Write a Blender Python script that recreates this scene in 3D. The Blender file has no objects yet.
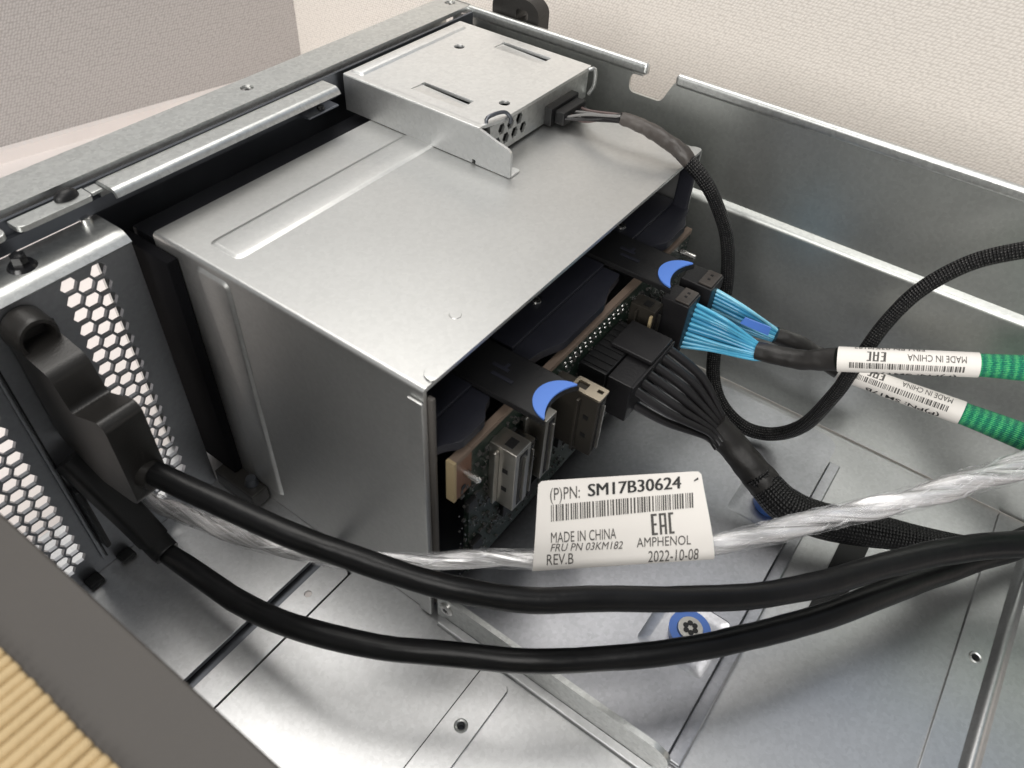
import bpy, bmesh, math, random
from mathutils import Vector, Matrix, noise
random.seed(7)
R_ = math.radians
# measured positions in metres: (x, y, z, radius)
POWER_A = [(-0.062,-0.0325,0.05013,0.00262),(-0.05229,-0.032,0.05161,0.00265),(-0.03208,-0.02784,0.051,0.00268),(-0.01389,-0.02325,0.0495,0.00263),(0.00249,-0.01764,0.048,0.0026),(0.0155,-0.01158,0.046,0.0026),(0.02911,-0.00284,0.044,0.00262),(0.04041,0.00634,0.042,0.00267),(0.05336,0.01789,0.04,0.00272),(0.06464,0.03038,0.037,0.00281),(0.07612,0.04503,0.034,0.00292),(0.08626,0.06027,0.031,0.00304),(0.09924,0.07814,0.028,0.00329),(0.11456,0.093,0.026,0.00337),(0.12904,0.10578,0.024,0.00356),(0.15904,0.10778,0.024,0.00356),(0.188,0.10778,0.024,0.00356)]
POWER_B = [(-0.05807,-0.033,0.01467,0.00248),(-0.04951,-0.03318,0.0165,0.00267),(-0.03022,-0.03197,0.02,0.00277),(-0.01201,-0.02973,0.025,0.00273),(0.00572,-0.02328,0.027,0.00266),(0.01901,-0.01606,0.028,0.00264),(0.03315,-0.00674,0.028,0.00264),(0.04492,0.00273,0.027,0.00267),(0.05787,0.01538,0.026,0.00283),(0.06896,0.02847,0.025,0.00291),(0.08009,0.04465,0.023,0.00302),(0.09028,0.06132,0.02,0.00316),(0.10119,0.08176,0.016,0.00334),(0.11337,0.10144,0.013,0.00363),(0.12862,0.11964,0.012,0.00386),(0.15862,0.119,0.012,0.00386),(0.188,0.119,0.012,0.00386)]
FOIL = [(-0.08315,-0.02761,0.016,0.00237),(-0.06948,-0.02718,0.02,0.00228),(-0.04992,-0.02542,0.027,0.00227),(-0.03265,-0.02378,0.033,0.00222),(-0.01921,-0.02059,0.037,0.00214),(-0.00908,-0.01564,0.037,0.00213),(0.00366,-0.00726,0.038,0.00205),(0.01213,-0.00059,0.039,0.00206),(0.02448,0.00811,0.04,0.00205),(0.03801,0.01899,0.041,0.00206),(0.05299,0.03372,0.041,0.00232),(0.06363,0.0469,0.041,0.00271),(0.07489,0.06059,0.042,0.00271),(0.08312,0.06906,0.044,0.00285),(0.09118,0.0785,0.046,0.00306),(0.10349,0.09434,0.048,0.0033),(0.11473,0.10926,0.05,0.00384),(0.14473,0.11126,0.05,0.00384),(0.188,0.11126,0.05,0.00384)]
THIN = [(-0.039,0.10655,0.0858,0.00084),(-0.02832,0.1028,0.0895,0.00134),(-0.0191,0.10376,0.0905,0.00172),(-0.01102,0.10474,0.0895,0.00196),(-0.0012,0.10363,0.0875,0.00206),(0.00683,0.10407,0.082,0.00195),(0.01148,0.10717,0.074,0.00187),(0.01509,0.11159,0.063,0.00195),(0.0175,0.11527,0.048,0.00206),(0.01978,0.1134,0.033,0.00214),(0.02356,0.10827,0.02,0.00218),(0.02974,0.10412,0.013,0.00224),(0.03885,0.10256,0.0095,0.00223),(0.04761,0.10531,0.0095,0.00221),(0.05493,0.1035,0.02041,0.00219),(0.0588,0.1005,0.03846,0.00203),(0.05977,0.1005,0.04707,0.00197),(0.06045,0.1015,0.05288,0.00194),(0.06171,0.1045,0.06247,0.00188),(0.06507,0.108,0.07284,0.00194),(0.07179,0.112,0.0818,0.00199),(0.08015,0.114,0.08824,0.00203),(0.08893,0.116,0.09303,0.00196),(0.11893,0.11800000000000001,0.09303,0.00196),(0.188,0.11800000000000001,0.09303,0.00196)]
DATA_A = [(0.03676,0.09291,0.047,0.00268),(0.04274,0.0931,0.04856,0.00277),(0.04888,0.0933,0.05063,0.00285),(0.05601,0.0935,0.0551,0.00315),(0.07049,0.097,0.06015,0.00304),(0.08415,0.102,0.06365,0.00296),(0.09286,0.105,0.06569,0.00326),(0.10481,0.109,0.06868,0.00341),(0.13481,0.111,0.06868,0.00341),(0.188,0.111,0.06868,0.00341)]
DATA_B = [(0.0377,0.10481,0.045,0.00251),(0.04318,0.1071,0.0435,0.00279),(0.04811,0.10995,0.0405,0.00282),(0.05665,0.1095,0.03976,0.00292),(0.07272,0.1105,0.04052,0.00303),(0.08824,0.111,0.04185,0.00314),(0.10311,0.1115,0.0425,0.00369),(0.11839,0.112,0.04247,0.00371),(0.14839,0.114,0.04247,0.00371),(0.188,0.114,0.04247,0.00371)]
HARNESS = [(0.0354,0.07883,0.029,0.00412),(0.04292,0.07916,0.024,0.00414),(0.05424,0.07763,0.018,0.00467),(0.06116,0.07727,0.015,0.0052),(0.07077,0.08068,0.0125,0.00521),(0.08304,0.08648,0.012,0.00491),(0.09743,0.09315,0.012,0.00352),(0.11412,0.10244,0.011,0.00298)]
BLUE_A = [[(0.01706,0.09105,0.0545,0.00051),(0.02717,0.09048,0.054,0.0005),(0.03601,0.09428,0.0485,0.0004)],[(0.01703,0.09067,0.05306,0.00051),(0.02703,0.09048,0.05272,0.00051),(0.03616,0.09396,0.04817,0.0004)],[(0.017,0.09028,0.05161,0.00052),(0.0269,0.09046,0.05144,0.00051),(0.0363,0.09363,0.04783,0.0004)],[(0.01698,0.08987,0.05017,0.00052),(0.02677,0.09043,0.05017,0.00051),(0.03644,0.09331,0.0475,0.0004)],[(0.01696,0.08945,0.04872,0.00052),(0.02665,0.09038,0.04889,0.00051),(0.03658,0.09298,0.04717,0.0004)],[(0.01694,0.089,0.04728,0.00052),(0.02652,0.09032,0.04761,0.00051),(0.03672,0.09266,0.04683,0.0004)],[(0.01693,0.08855,0.04583,0.00052),(0.0264,0.09024,0.04633,0.00052),(0.03686,0.09233,0.0465,0.0004)],[(0.01692,0.08807,0.04439,0.00053),(0.02628,0.09015,0.04506,0.00052),(0.037,0.09201,0.04617,0.0004)],[(0.01692,0.08759,0.04294,0.00053),(0.02616,0.09005,0.04378,0.00052),(0.03714,0.09168,0.04583,0.0004)],[(0.01692,0.08709,0.0415,0.00053),(0.02604,0.08993,0.0425,0.00052),(0.03729,0.09136,0.0455,0.0004)]]
BLUE_B = [[(0.01827,0.10042,0.0545,0.00053),(0.02799,0.1017,0.052,0.00052),(0.03746,0.10568,0.0465,0.00042)],[(0.01825,0.1005,0.05313,0.00053),(0.0279,0.10172,0.051,0.00052),(0.03752,0.10546,0.04612,0.00042)],[(0.01824,0.10056,0.05175,0.00053),(0.02781,0.10173,0.05,0.00053),(0.03758,0.10525,0.04575,0.00042)],[(0.01823,0.1006,0.05038,0.00053),(0.02772,0.10174,0.049,0.00053),(0.03764,0.10503,0.04537,0.00042)],[(0.01822,0.10062,0.049,0.00054),(0.02763,0.10173,0.048,0.00053),(0.0377,0.10481,0.045,0.00042)],[(0.01822,0.10063,0.04763,0.00054),(0.02754,0.10171,0.047,0.00053),(0.03775,0.10459,0.04462,0.00042)],[(0.01822,0.10063,0.04625,0.00054),(0.02745,0.10169,0.046,0.00053),(0.03781,0.10437,0.04425,0.00042)],[(0.01823,0.1006,0.04487,0.00054),(0.02737,0.10165,0.045,0.00054),(0.03787,0.10415,0.04387,0.00042)],[(0.01824,0.10057,0.0435,0.00054),(0.02728,0.10161,0.044,0.00054),(0.03793,0.10392,0.0435,0.00042)]]
HARNESS_WIRES = [[(0.01823,0.07777,0.0475,0.00122),(0.02769,0.0814,0.04025,0.00119),(0.03611,0.08134,0.031,0.00088)],[(0.01802,0.07384,0.0475,0.00121),(0.0274,0.07777,0.04025,0.00118),(0.03611,0.07965,0.031,0.00087)],[(0.01782,0.07,0.0475,0.00119),(0.02711,0.07422,0.04025,0.00117),(0.03612,0.07797,0.031,0.00087)],[(0.01762,0.06624,0.0475,0.00118),(0.02683,0.07073,0.04025,0.00116),(0.03612,0.07631,0.031,0.00087)],[(0.01743,0.06256,0.0475,0.00117),(0.02656,0.06731,0.04025,0.00114),(0.03612,0.07466,0.031,0.00086)],[(0.01724,0.05896,0.0475,0.00116),(0.02629,0.06395,0.04025,0.00113),(0.03613,0.07303,0.031,0.00086)],[(0.01795,0.07931,0.041,0.00125),(0.0272,0.08323,0.035,0.00122),(0.03531,0.08341,0.027,0.0009)],[(0.01771,0.07534,0.041,0.00124),(0.0269,0.07955,0.035,0.00121),(0.03531,0.08169,0.027,0.00089)],[(0.01748,0.07145,0.041,0.00123),(0.0266,0.07594,0.035,0.00119),(0.03532,0.07999,0.027,0.00089)],[(0.01726,0.06764,0.041,0.00122),(0.0263,0.0724,0.035,0.00118),(0.03532,0.0783,0.027,0.00088)],[(0.01704,0.06391,0.041,0.0012),(0.02602,0.06893,0.035,0.00117),(0.03532,0.07663,0.027,0.00088)],[(0.01683,0.06026,0.041,0.00119),(0.02573,0.06552,0.035,0.00116),(0.03533,0.07498,0.027,0.00088)]]
LABEL_ORIGIN = (0.02446,0.00478,0.0395)
LABEL_U = (0.75538,0.6548,0.0253)
LABEL_V = (-0.53042,0.58831,0.61037)
LABEL_QUAD = [(0.0,0.0),(0.03953,-0.0),(0.03804,0.01919),(0.00243,0.019)]
LABEL_TEXT_BOX = [((0.00463,0.01475),(0.0111,0.01497),(0.00479,0.01747)),((0.01284,0.01515),(0.03323,0.01569),(0.01303,0.01788)),((0.0042,0.00594),(0.0183,0.00593),(0.00434,0.00825)),((0.00398,0.00418),(0.01959,0.00374),(0.00408,0.00584)),((0.00309,0.00135),(0.00876,0.0013),(0.00324,0.00375)),((0.02262,0.00382),(0.03434,0.00374),(0.02277,0.00588)),((0.02489,0.00054),(0.03582,0.00044),(0.02508,0.00302))]
LABEL_BAR = [(0.00452,0.01035),(0.03573,0.01145),(0.036,0.01464),(0.00474,0.01381)]
LABEL_EAC = [(0.02611,0.00611),(0.03103,0.00624),(0.03111,0.01073),(0.02623,0.01058)]
LABEL_TICK = [(0.03625,0.01696),(0.03732,0.0174),(0.03724,0.01785),(0.0364,0.01734)]
CAM_LOC = (0.066139, -0.07326, 0.185002)
CAM_RIGHT = (0.811089, 0.58259, 0.052189)
CAM_UP = (-0.445158, 0.556941, 0.701178)
CAM_BACK = (0.379433, -0.59195, 0.711073)
CAM_F = 773.44
SC = bpy.context.scene
COL = SC.collection
# ------------------------------------------------------------------ camera
cd = bpy.data.cameras.new('camera'); cam = bpy.data.objects.new('camera', cd); COL.objects.link(cam)
m = Matrix.Identity(4)
for i in range(3):
    m[i][0] = CAM_RIGHT[i]; m[i][1] = CAM_UP[i]; m[i][2] = CAM_BACK[i]; m[i][3] = CAM_LOC[i]
cam.matrix_world = m
cd.sensor_width = 36; cd.lens = CAM_F / 1024 * 36
cd.clip_start = 0.005; cd.clip_end = 50
cd.dof.use_dof = True; cd.dof.focus_distance = 0.225; cd.dof.aperture_fstop = 34
SC.camera = cam
# ------------------------------------------------------------------ light
w = bpy.data.worlds.new('World'); SC.world = w; w.use_nodes = True
bg = w.node_tree.nodes['Background']; bg.inputs[0].default_value = (0.90, 0.95, 1.0, 1); bg.inputs[1].default_value = 0.20
def lamp(name, loc, target, sx, sy, power, color):
    ld = bpy.data.lights.new(name, 'AREA'); ld.shape = 'RECTANGLE'; ld.size = sx; ld.size_y = sy
    ld.energy = power; ld.color = color
    o = bpy.data.objects.new(name, ld); COL.objects.link(o); o.location = loc
    o.rotation_euler = (Vector(target) - Vector(loc)).to_track_quat('-Z', 'Y').to_euler()
    return o
lamp('ceiling_lamp', (-0.45, 0.30, 1.25), (0, 0.03, 0), 0.75, 0.75, 8.0, (1.0, 0.965, 0.915))
lamp('ceiling_lamp', (-1.10, 0.85, 1.20), (0, 0.03, 0), 0.6, 0.6, 0.3, (1.0, 0.97, 0.93))
lamp('fill_light', (0.35, -1.35, 0.75), (0, 0.10, 0.05), 1.0, 0.6, 17.0, (1.0, 0.975, 0.94))  # unseen fill lamp, added to brighten the right partition and the label
lamp('ceiling_lamp', (0.28, -0.42, 1.30), (0.0, 0.0, 0), 0.6, 0.6, 6.0, (1.0, 0.97, 0.93))
lamp('ceiling_lamp', (0.40, 0.85, 1.25), (0, 0.05, 0), 0.5, 0.5, 0.35, (0.55, 0.70, 1.0))
SC.view_settings.view_transform = 'Standard'; SC.view_settings.look = 'None'
SC.view_settings.exposure = 0.12; SC.view_settings.gamma = 1
SC.view_settings.use_curve_mapping = False
SC.render.engine = 'CYCLES'

# ------------------------------------------------------------------ materials
def mat(name):
    m = bpy.data.materials.new(name); m.use_nodes = True
    nt = m.node_tree; b = nt.nodes['Principled BSDF']
    return m, nt, b
def node(nt, typ, **kw):
    n = nt.nodes.new(typ)
    for k, v in kw.items():
        if k.startswith('i_'):
            key = k[2:]; key = int(key) if key.isdigit() else key
            n.inputs[key].default_value = v
        else: setattr(n, k, v)
    return n
def ramp(nt, stops):
    r = nt.nodes.new('ShaderNodeValToRGB')
    e = r.color_ramp.elements
    while len(e) > 1: e.remove(e[0])
    e[0].position, e[0].color = stops[0][0], tuple(stops[0][1]) + (1,)
    for p, c in stops[1:]:
        x = e.new(p); x.color = tuple(c) + (1,)
    return r
def g(v, t=(1, 1, 1)): return (v * t[0], v * t[1], v * t[2])
def steel(name, tint=(0.645, 0.655, 0.64), rough=0.40, grain=1.0, metallic=1.0):
    """galvanised sheet: soft zinc flakes, faint smears and fine grain"""
    m, nt, b = mat(name); L = nt.links.new
    tc = node(nt, 'ShaderNodeTexCoord')
    vo = node(nt, 'ShaderNodeTexVoronoi', feature='F1', i_Scale=1100.0); L(tc.outputs['Object'], vo.inputs['Vector'])
    no = node(nt, 'ShaderNodeTexNoise', i_Scale=2600.0, i_Detail=3.0); L(tc.outputs['Object'], no.inputs['Vector'])
    sm = node(nt, 'ShaderNodeTexNoise', i_Scale=32.0, i_Detail=4.0, i_Roughness=0.6); L(tc.outputs['Object'], sm.inputs['Vector'])
    a = node(nt, 'ShaderNodeMix', data_type='RGBA', blend_type='MIX'); a.inputs[0].default_value = 0.45
    L(vo.outputs['Color'], a.inputs[6]); L(no.outputs['Color'], a.inputs[7])
    bw = node(nt, 'ShaderNodeRGBToBW'); L(a.outputs[2], bw.inputs[0])
    k = 0.12 * grain
    r = ramp(nt, [(0.2, g(1 - k, tint)), (0.8, g(1 + k, tint))]); L(bw.outputs[0], r.inputs[0])
    r2 = ramp(nt, [(0.3, (0.98, 0.98, 0.98)), (0.7, (1.0, 1.0, 1.0))]); L(sm.outputs[0], r2.inputs[0])
    mu = node(nt, 'ShaderNodeMix', data_type='RGBA', blend_type='MULTIPLY'); mu.inputs[0].default_value = 1
    L(r.outputs[0], mu.inputs[6]); L(r2.outputs[0], mu.inputs[7]); L(mu.outputs[2], b.inputs['Base Color'])
    mr = node(nt, 'ShaderNodeMapRange'); mr.inputs[3].default_value = rough - 0.035; mr.inputs[4].default_value = rough + 0.04
    L(sm.outputs[0], mr.inputs[0])
    ro = mr.outputs[0]
    for ang, sd in ((0.35, 0.0), (-1.1, 3.7)):                          # two families of hair scratches
        mp = node(nt, 'ShaderNodeMapping'); mp.inputs['Rotation'].default_value = (ang, ang * 0.7, ang); mp.inputs['Location'].default_value = (sd, sd, sd)
        mp.inputs['Scale'].default_value = (1800.0, 22.0, 60.0); L(tc.outputs['Object'], mp.inputs[0])
        ns = node(nt, 'ShaderNodeTexNoise', i_Scale=1.0, i_Detail=1.0); L(mp.outputs[0], ns.inputs['Vector'])
        rs_ = node(nt, 'ShaderNodeMapRange'); rs_.inputs[1].default_value = 0.72; rs_.inputs[2].default_value = 0.82; rs_.inputs[3].default_value = 0.0; rs_.inputs[4].default_value = -0.045; L(ns.outputs[0], rs_.inputs[0])
        ad = node(nt, 'ShaderNodeMath', operation='ADD'); L(ro, ad.inputs[0]); L(rs_.outputs[0], ad.inputs[1]); ro = ad.outputs[0]
    L(ro, b.inputs['Roughness'])
    bu = node(nt, 'ShaderNodeBump'); bu.inputs['Strength'].default_value = 0.10 * grain; bu.inputs['Distance'].default_value = 0.0003
    L(no.outputs[0], bu.inputs['Height']); L(bu.outputs[0], b.inputs['Normal'])
    b.inputs['Metallic'].default_value = metallic
    return m
def plain(name, col, rough=0.5, metallic=0.0, bump=0.0, bscale=1800.0, var=0.12, coat=0.0, spec=0.5):
    m, nt, b = mat(name); L = nt.links.new
    tc = node(nt, 'ShaderNodeTexCoord')
    no = node(nt, 'ShaderNodeTexNoise', i_Scale=bscale, i_Detail=3.0); L(tc.outputs['Object'], no.inputs['Vector'])
    n2 = node(nt, 'ShaderNodeTexNoise', i_Scale=70.0, i_Detail=4.0); L(tc.outputs['Object'], n2.inputs['Vector'])
    r = ramp(nt, [(0.3, g(1 - var, col)), (0.7, g(1 + var, col))]); L(n2.outputs[0], r.inputs[0]); L(r.outputs[0], b.inputs['Base Color'])
    mr = node(nt, 'ShaderNodeMapRange'); mr.inputs[3].default_value = max(0.02, rough - 0.08); mr.inputs[4].default_value = min(1, rough + 0.08)
    L(n2.outputs[0], mr.inputs[0]); L(mr.outputs[0], b.inputs['Roughness'])
    b.inputs['Metallic'].default_value = metallic; b.inputs['Coat Weight'].default_value = coat
    b.inputs['Specular IOR Level'].default_value = spec
    if bump:
        bu = node(nt, 'ShaderNodeBump'); bu.inputs['Strength'].default_value = bump; bu.inputs['Distance'].default_value = 0.0003
        L(no.outputs[0], bu.inputs['Height']); L(bu.outputs[0], b.inputs['Normal'])
    return m
def braid(name, dark, light, hi, n=9, rough=0.4, hi_amt=0.80, stretch=1.0, messy=0.75):
    """expandable braid: two families of diagonal strands over the tube's own UV"""
    m, nt, b = mat(name); L = nt.links.new
    uv = node(nt, 'ShaderNodeUVMap'); sep = node(nt, 'ShaderNodeSeparateXYZ'); L(uv.outputs[0], sep.inputs[0])
    def M(op, a, bb=None):
        x = node(nt, 'ShaderNodeMath', operation=op)
        for i, q in enumerate((a, bb)):
            if q is None: continue
            if isinstance(q, (int, float)): x.inputs[i].default_value = q
            else: L(q, x.inputs[i])
        return x.outputs[0]
    us = M('MULTIPLY', sep.outputs[0], stretch)
    p = M('ADD', us, sep.outputs[1]); q = M('SUBTRACT', us, sep.outputs[1])
    s1 = M('SINE', M('MULTIPLY', p, 2 * math.pi * n)); s2 = M('SINE', M('MULTIPLY', q, 2 * math.pi * n))
    h = M('MULTIPLY', s1, s2); h01 = M('MULTIPLY_ADD', h, 0.5); h01.node.inputs[2].default_value = 0.5
    tc = node(nt, 'ShaderNodeTexCoord'); no = node(nt, 'ShaderNodeTexNoise', i_Scale=2600.0, i_Detail=2.0); L(tc.outputs['Object'], no.inputs['Vector'])
    hv = M('ADD', h01, M('MULTIPLY', M('SUBTRACT', no.outputs[0], 0.5), messy))
    r = ramp(nt, [(0.15, dark), (0.55, light), (hi_amt, light), (min(0.99, hi_amt + 0.15), hi)]); L(hv, r.inputs[0])
    L(r.outputs[0], b.inputs['Base Color']); b.inputs['Roughness'].default_value = rough; b.inputs['Specular IOR Level'].default_value = 0.25
    bu = node(nt, 'ShaderNodeBump'); bu.inputs['Strength'].default_value = 0.8; bu.inputs['Distance'].default_value = 0.0004
    L(h01, bu.inputs['Height']); L(bu.outputs[0], b.inputs['Normal'])
    return m
def fabric(name, dark, light, pitch=0.0024):
    m, nt, b = mat(name); L = nt.links.new
    uv = node(nt, 'ShaderNodeUVMap'); sep = node(nt, 'ShaderNodeSeparateXYZ'); L(uv.outputs[0], sep.inputs[0])
    def M(op, a, bb=None, c=None):
        x = node(nt, 'ShaderNodeMath', operation=op)
        for i, q in enumerate((a, bb, c)):
            if q is None: continue
            if isinstance(q, (int, float)): x.inputs[i].default_value = q
            else: L(q, x.inputs[i])
        return x.outputs[0]
    v = M('DIVIDE', sep.outputs[1], pitch * 0.95); u = M('DIVIDE', sep.outputs[0], pitch)
    u2 = M('MULTIPLY_ADD', v, 0.5, u)
    cb = node(nt, 'ShaderNodeCombineXYZ'); L(u2, cb.inputs[0]); L(v, cb.inputs[1])
    vo = node(nt, 'ShaderNodeTexVoronoi', voronoi_dimensions='2D', i_Scale=1.0, i_Randomness=0.36); L(cb.outputs[0], vo.inputs['Vector'])
    no = node(nt, 'ShaderNodeTexNoise', i_Scale=0.35, i_Detail=4.0); L(cb.outputs[0], no.inputs['Vector'])
    st = node(nt, 'ShaderNodeMapping'); st.inputs['Scale'].default_value = (0.12, 1.0, 1.0); L(cb.outputs[0], st.inputs[0])
    n3 = node(nt, 'ShaderNodeTexNoise', i_Scale=0.9, i_Detail=3.0); L(st.outputs[0], n3.inputs['Vector'])
    h = M('ADD', vo.outputs['Distance'], M('MULTIPLY', M('SUBTRACT', n3.outputs[0], 0.5), 0.14))
    h = M('ADD', h, M('MULTIPLY', M('SUBTRACT', no.outputs[0], 0.5), 0.12))
    r = ramp(nt, [(0.02, tuple(c * 1.06 for c in light)), (0.30, light), (0.52, dark), (0.72, tuple(c * 0.94 for c in dark))]); L(h, r.inputs[0]); L(r.outputs[0], b.inputs['Base Color'])
    b.inputs['Roughness'].default_value = 0.9; b.inputs['Specular IOR Level'].default_value = 0.1
    bu = node(nt, 'ShaderNodeBump', invert=True); bu.inputs['Strength'].default_value = 0.35; bu.inputs['Distance'].default_value = 0.0005
    L(h, bu.inputs['Height']); L(bu.outputs[0], b.inputs['Normal'])
    return m
M = {}
M['steel'] = steel('galvanised_steel')
M['steel_cage'] = steel('galvanised_steel_cage', (0.61, 0.612, 0.602), 0.42, 0.35)
M['steel_module'] = steel('galvanised_steel_module', (0.84, 0.845, 0.835), 0.42, 0.5)
M['steel_floor'] = steel('galvanised_steel_floor', (0.58, 0.584, 0.59), 0.38, 0.6)
M['steel_tray'] = steel('galvanised_steel_tray', (0.47, 0.475, 0.50), 0.36, 0.8)
M['steel_wall'] = steel('galvanised_steel_wall', (0.56, 0.575, 0.555), 0.40, 0.6)
M['steel_bright'] = plain('bright_plated_steel', (0.72, 0.71, 0.69), 0.25, 1.0, 0.05)
M['steel_dark'] = plain('dark_blued_steel', (0.16, 0.17, 0.19), 0.38, 0.9, 0.05)
M['dull_grey'] = plain('dull_grey_tone', (0.075, 0.068, 0.062), 0.62, 0.0, 0.25, 2200, 0.05)
M['black'] = plain('black_plastic', (0.007, 0.007, 0.0075), 0.42, 0, 0.15, 2500, 0.12, 0, 0.4)
M['black_soft'] = plain('black_moulded_plastic', (0.018, 0.0165, 0.015), 0.38, 0, 0.18, 2600, 0.1)
M['cable'] = plain('black_cable_jacket', (0.006, 0.006, 0.0065), 0.34, 0, 0.3, 330, 0.3, 0, 0.3)
M['wire_black'] = plain('black_wire_insulation', (0.016, 0.015, 0.016), 0.34, 0, 0.1, 900)
M['shrink'] = plain('heat_shrink_tube', (0.017, 0.0155, 0.0145), 0.48, 0, 0.5, 500, 0.2)
M['tape'] = plain('grey_brown_tape', (0.055, 0.047, 0.042), 0.45, 0, 0.6, 400, 0.25)
M['navy'] = plain('dark_slate_plastic', (0.012, 0.0125, 0.018), 0.42, 0, 0.1, 2500)
M['blue'] = plain('blue_touchpoint_plastic', (0.085, 0.205, 0.62), 0.42, 0, 0.05, 2500, 0.05)
M['wire_blue'] = plain('light_blue_wire', (0.08, 0.38, 0.58), 0.28, 0, 0.1, 900, 0.15, 0.3)
M['wire_blue_dark'] = plain('mid_blue_wire', (0.045, 0.27, 0.46), 0.26, 0, 0.1, 900, 0.15, 0.3)
M['wire_blue_pale'] = plain('pale_blue_wire', (0.22, 0.56, 0.72), 0.26, 0, 0.1, 900, 0.15, 0.3)
M['pcb'] = plain('dark_green_circuit_board', (0.012, 0.024, 0.016), 0.42, 0, 0.3, 1600, 0.3)
M['pcb_edge'] = plain('raw_board_edge', (0.17, 0.125, 0.095), 0.7, 0, 0.2, 2000)
M['copper'] = plain('brown_board_face', (0.15, 0.075, 0.045), 0.55, 0, 0.2, 1600)
M['smd'] = plain('small_components', (0.07, 0.068, 0.064), 0.4, 0.3, 0, 1600, 0.4)
M['paper'] = plain('label_paper', (0.80, 0.765, 0.72), 0.55, 0, 0.04, 1500, 0.02)
M['ink'] = plain('label_ink', (0.02, 0.02, 0.02), 0.6)
M['ink_grey'] = plain('worn_label_ink', (0.07, 0.065, 0.06), 0.6)
M['desk'] = plain('white_desk_laminate', (0.80, 0.745, 0.72), 0.5, 0, 0.03, 800, 0.02)
M['card'] = plain('tan_corrugated_card', (0.52, 0.385, 0.205), 0.62, 0, 0.3, 1500, 0.07)
M['card_dark'] = plain('brown_card', (0.20, 0.13, 0.06), 0.8)
M['braid_black'] = braid('black_braided_sleeve', (0.002, 0.002, 0.002), (0.007, 0.007, 0.0075), (0.13, 0.125, 0.12), 9, 0.36, 0.86, 1.0, 0.9)
M['braid_fine'] = braid('fine_black_braided_sleeve', (0.002, 0.002, 0.002), (0.006, 0.006, 0.0065), (0.08, 0.08, 0.08), 15, 0.36, 0.86)
M['braid_green'] = braid('green_braided_sleeve', (0.004, 0.13, 0.095), (0.012, 0.29, 0.14), (0.09, 0.50, 0.18), 20, 0.42, 0.66, 0.28, 1.3)
M['fabric_left'] = fabric('woven_partition_fabric', (0.40, 0.375, 0.362), (0.485, 0.458, 0.445), 0.00135)
M['fabric_right'] = fabric('woven_partition_fabric_cream', (0.69, 0.648, 0.60), (0.80, 0.757, 0.705), 0.00118)
def streaks(nt, sx, sy, scale, twist):
    """noise drawn out along a twisted wrap, over the tube's own UV"""
    L = nt.links.new
    uv = node(nt, 'ShaderNodeUVMap'); sep = node(nt, 'ShaderNodeSeparateXYZ'); L(uv.outputs[0], sep.inputs[0])
    ad = node(nt, 'ShaderNodeMath', operation='MULTIPLY_ADD'); L(sep.outputs[0], ad.inputs[0]); ad.inputs[1].default_value = twist; L(sep.outputs[1], ad.inputs[2])
    cb = node(nt, 'ShaderNodeCombineXYZ'); L(ad.outputs[0], cb.inputs[0]); L(sep.outputs[0], cb.inputs[1])
    mp = node(nt, 'ShaderNodeMapping'); mp.inputs['Scale'].default_value = (sx, sy, 1.0); L(cb.outputs[0], mp.inputs[0])
    no = node(nt, 'ShaderNodeTexNoise', i_Scale=scale, i_Detail=6.0, i_Roughness=0.65, i_Distortion=0.7); L(mp.outputs[0], no.inputs['Vector'])
    return no
def foil_core():
    m, nt, b = mat('silver_twisted_core'); L = nt.links.new
    no = streaks(nt, 6.0, 0.35, 2.0, -0.30)
    r = ramp(nt, [(0.36, (0.22, 0.215, 0.21)), (0.44, (0.66, 0.65, 0.645)), (0.55, (0.90, 0.89, 0.89)), (0.65, (0.96, 0.95, 0.96))]); L(no.outputs[0], r.inputs[0])
    L(r.outputs[0], b.inputs['Base Color']); b.inputs['Roughness'].default_value = 0.2; b.inputs['Metallic'].default_value = 0.6
    bu = node(nt, 'ShaderNodeBump'); bu.inputs['Strength'].default_value = 0.7; bu.inputs['Distance'].default_value = 0.0006
    L(no.outputs[0], bu.inputs['Height']); L(bu.outputs[0], b.inputs['Normal'])
    return m
def film():
    m, nt, b = mat('clear_wrinkled_film'); L = nt.links.new
    no = streaks(nt, 5.0, 0.7, 2.6, 0.22)
    r = ramp(nt, [(0.42, (0.06, 0.06, 0.06)), (0.55, (0.16, 0.16, 0.16)), (0.62, (0.85, 0.85, 0.85))]); L(no.outputs[0], r.inputs[0])
    bu = node(nt, 'ShaderNodeBump'); bu.inputs['Strength'].default_value = 1.0; bu.inputs['Distance'].default_value = 0.0010; L(no.outputs[0], bu.inputs['Height'])
    gl = node(nt, 'ShaderNodeBsdfGlossy'); gl.inputs['Color'].default_value = (0.96, 0.96, 0.98, 1); gl.inputs['Roughness'].default_value = 0.12; L(bu.outputs[0], gl.inputs['Normal'])
    df = node(nt, 'ShaderNodeBsdfDiffuse'); df.inputs['Color'].default_value = (0.85, 0.85, 0.86, 1); L(bu.outputs[0], df.inputs['Normal'])
    m1 = node(nt, 'ShaderNodeMixShader'); m1.inputs[0].default_value = 0.45; L(gl.outputs[0], m1.inputs[1]); L(df.outputs[0], m1.inputs[2])
    tr = node(nt, 'ShaderNodeBsdfTransparent')
    mx = node(nt, 'ShaderNodeMixShader'); L(r.outputs[0], mx.inputs[0]); L(tr.outputs[0], mx.inputs[1]); L(m1.outputs[0], mx.inputs[2])
    L(mx.outputs[0], nt.nodes['Material Output'].inputs['Surface']); nt.nodes.remove(b)
    return m
M['foil'] = foil_core(); M['film'] = film()
M['steel_vent'] = steel('shaded_vent_steel', (0.36, 0.37, 0.39), 0.40, 0.5)  # darker tint carries the shade on the panel's inner face
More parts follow.
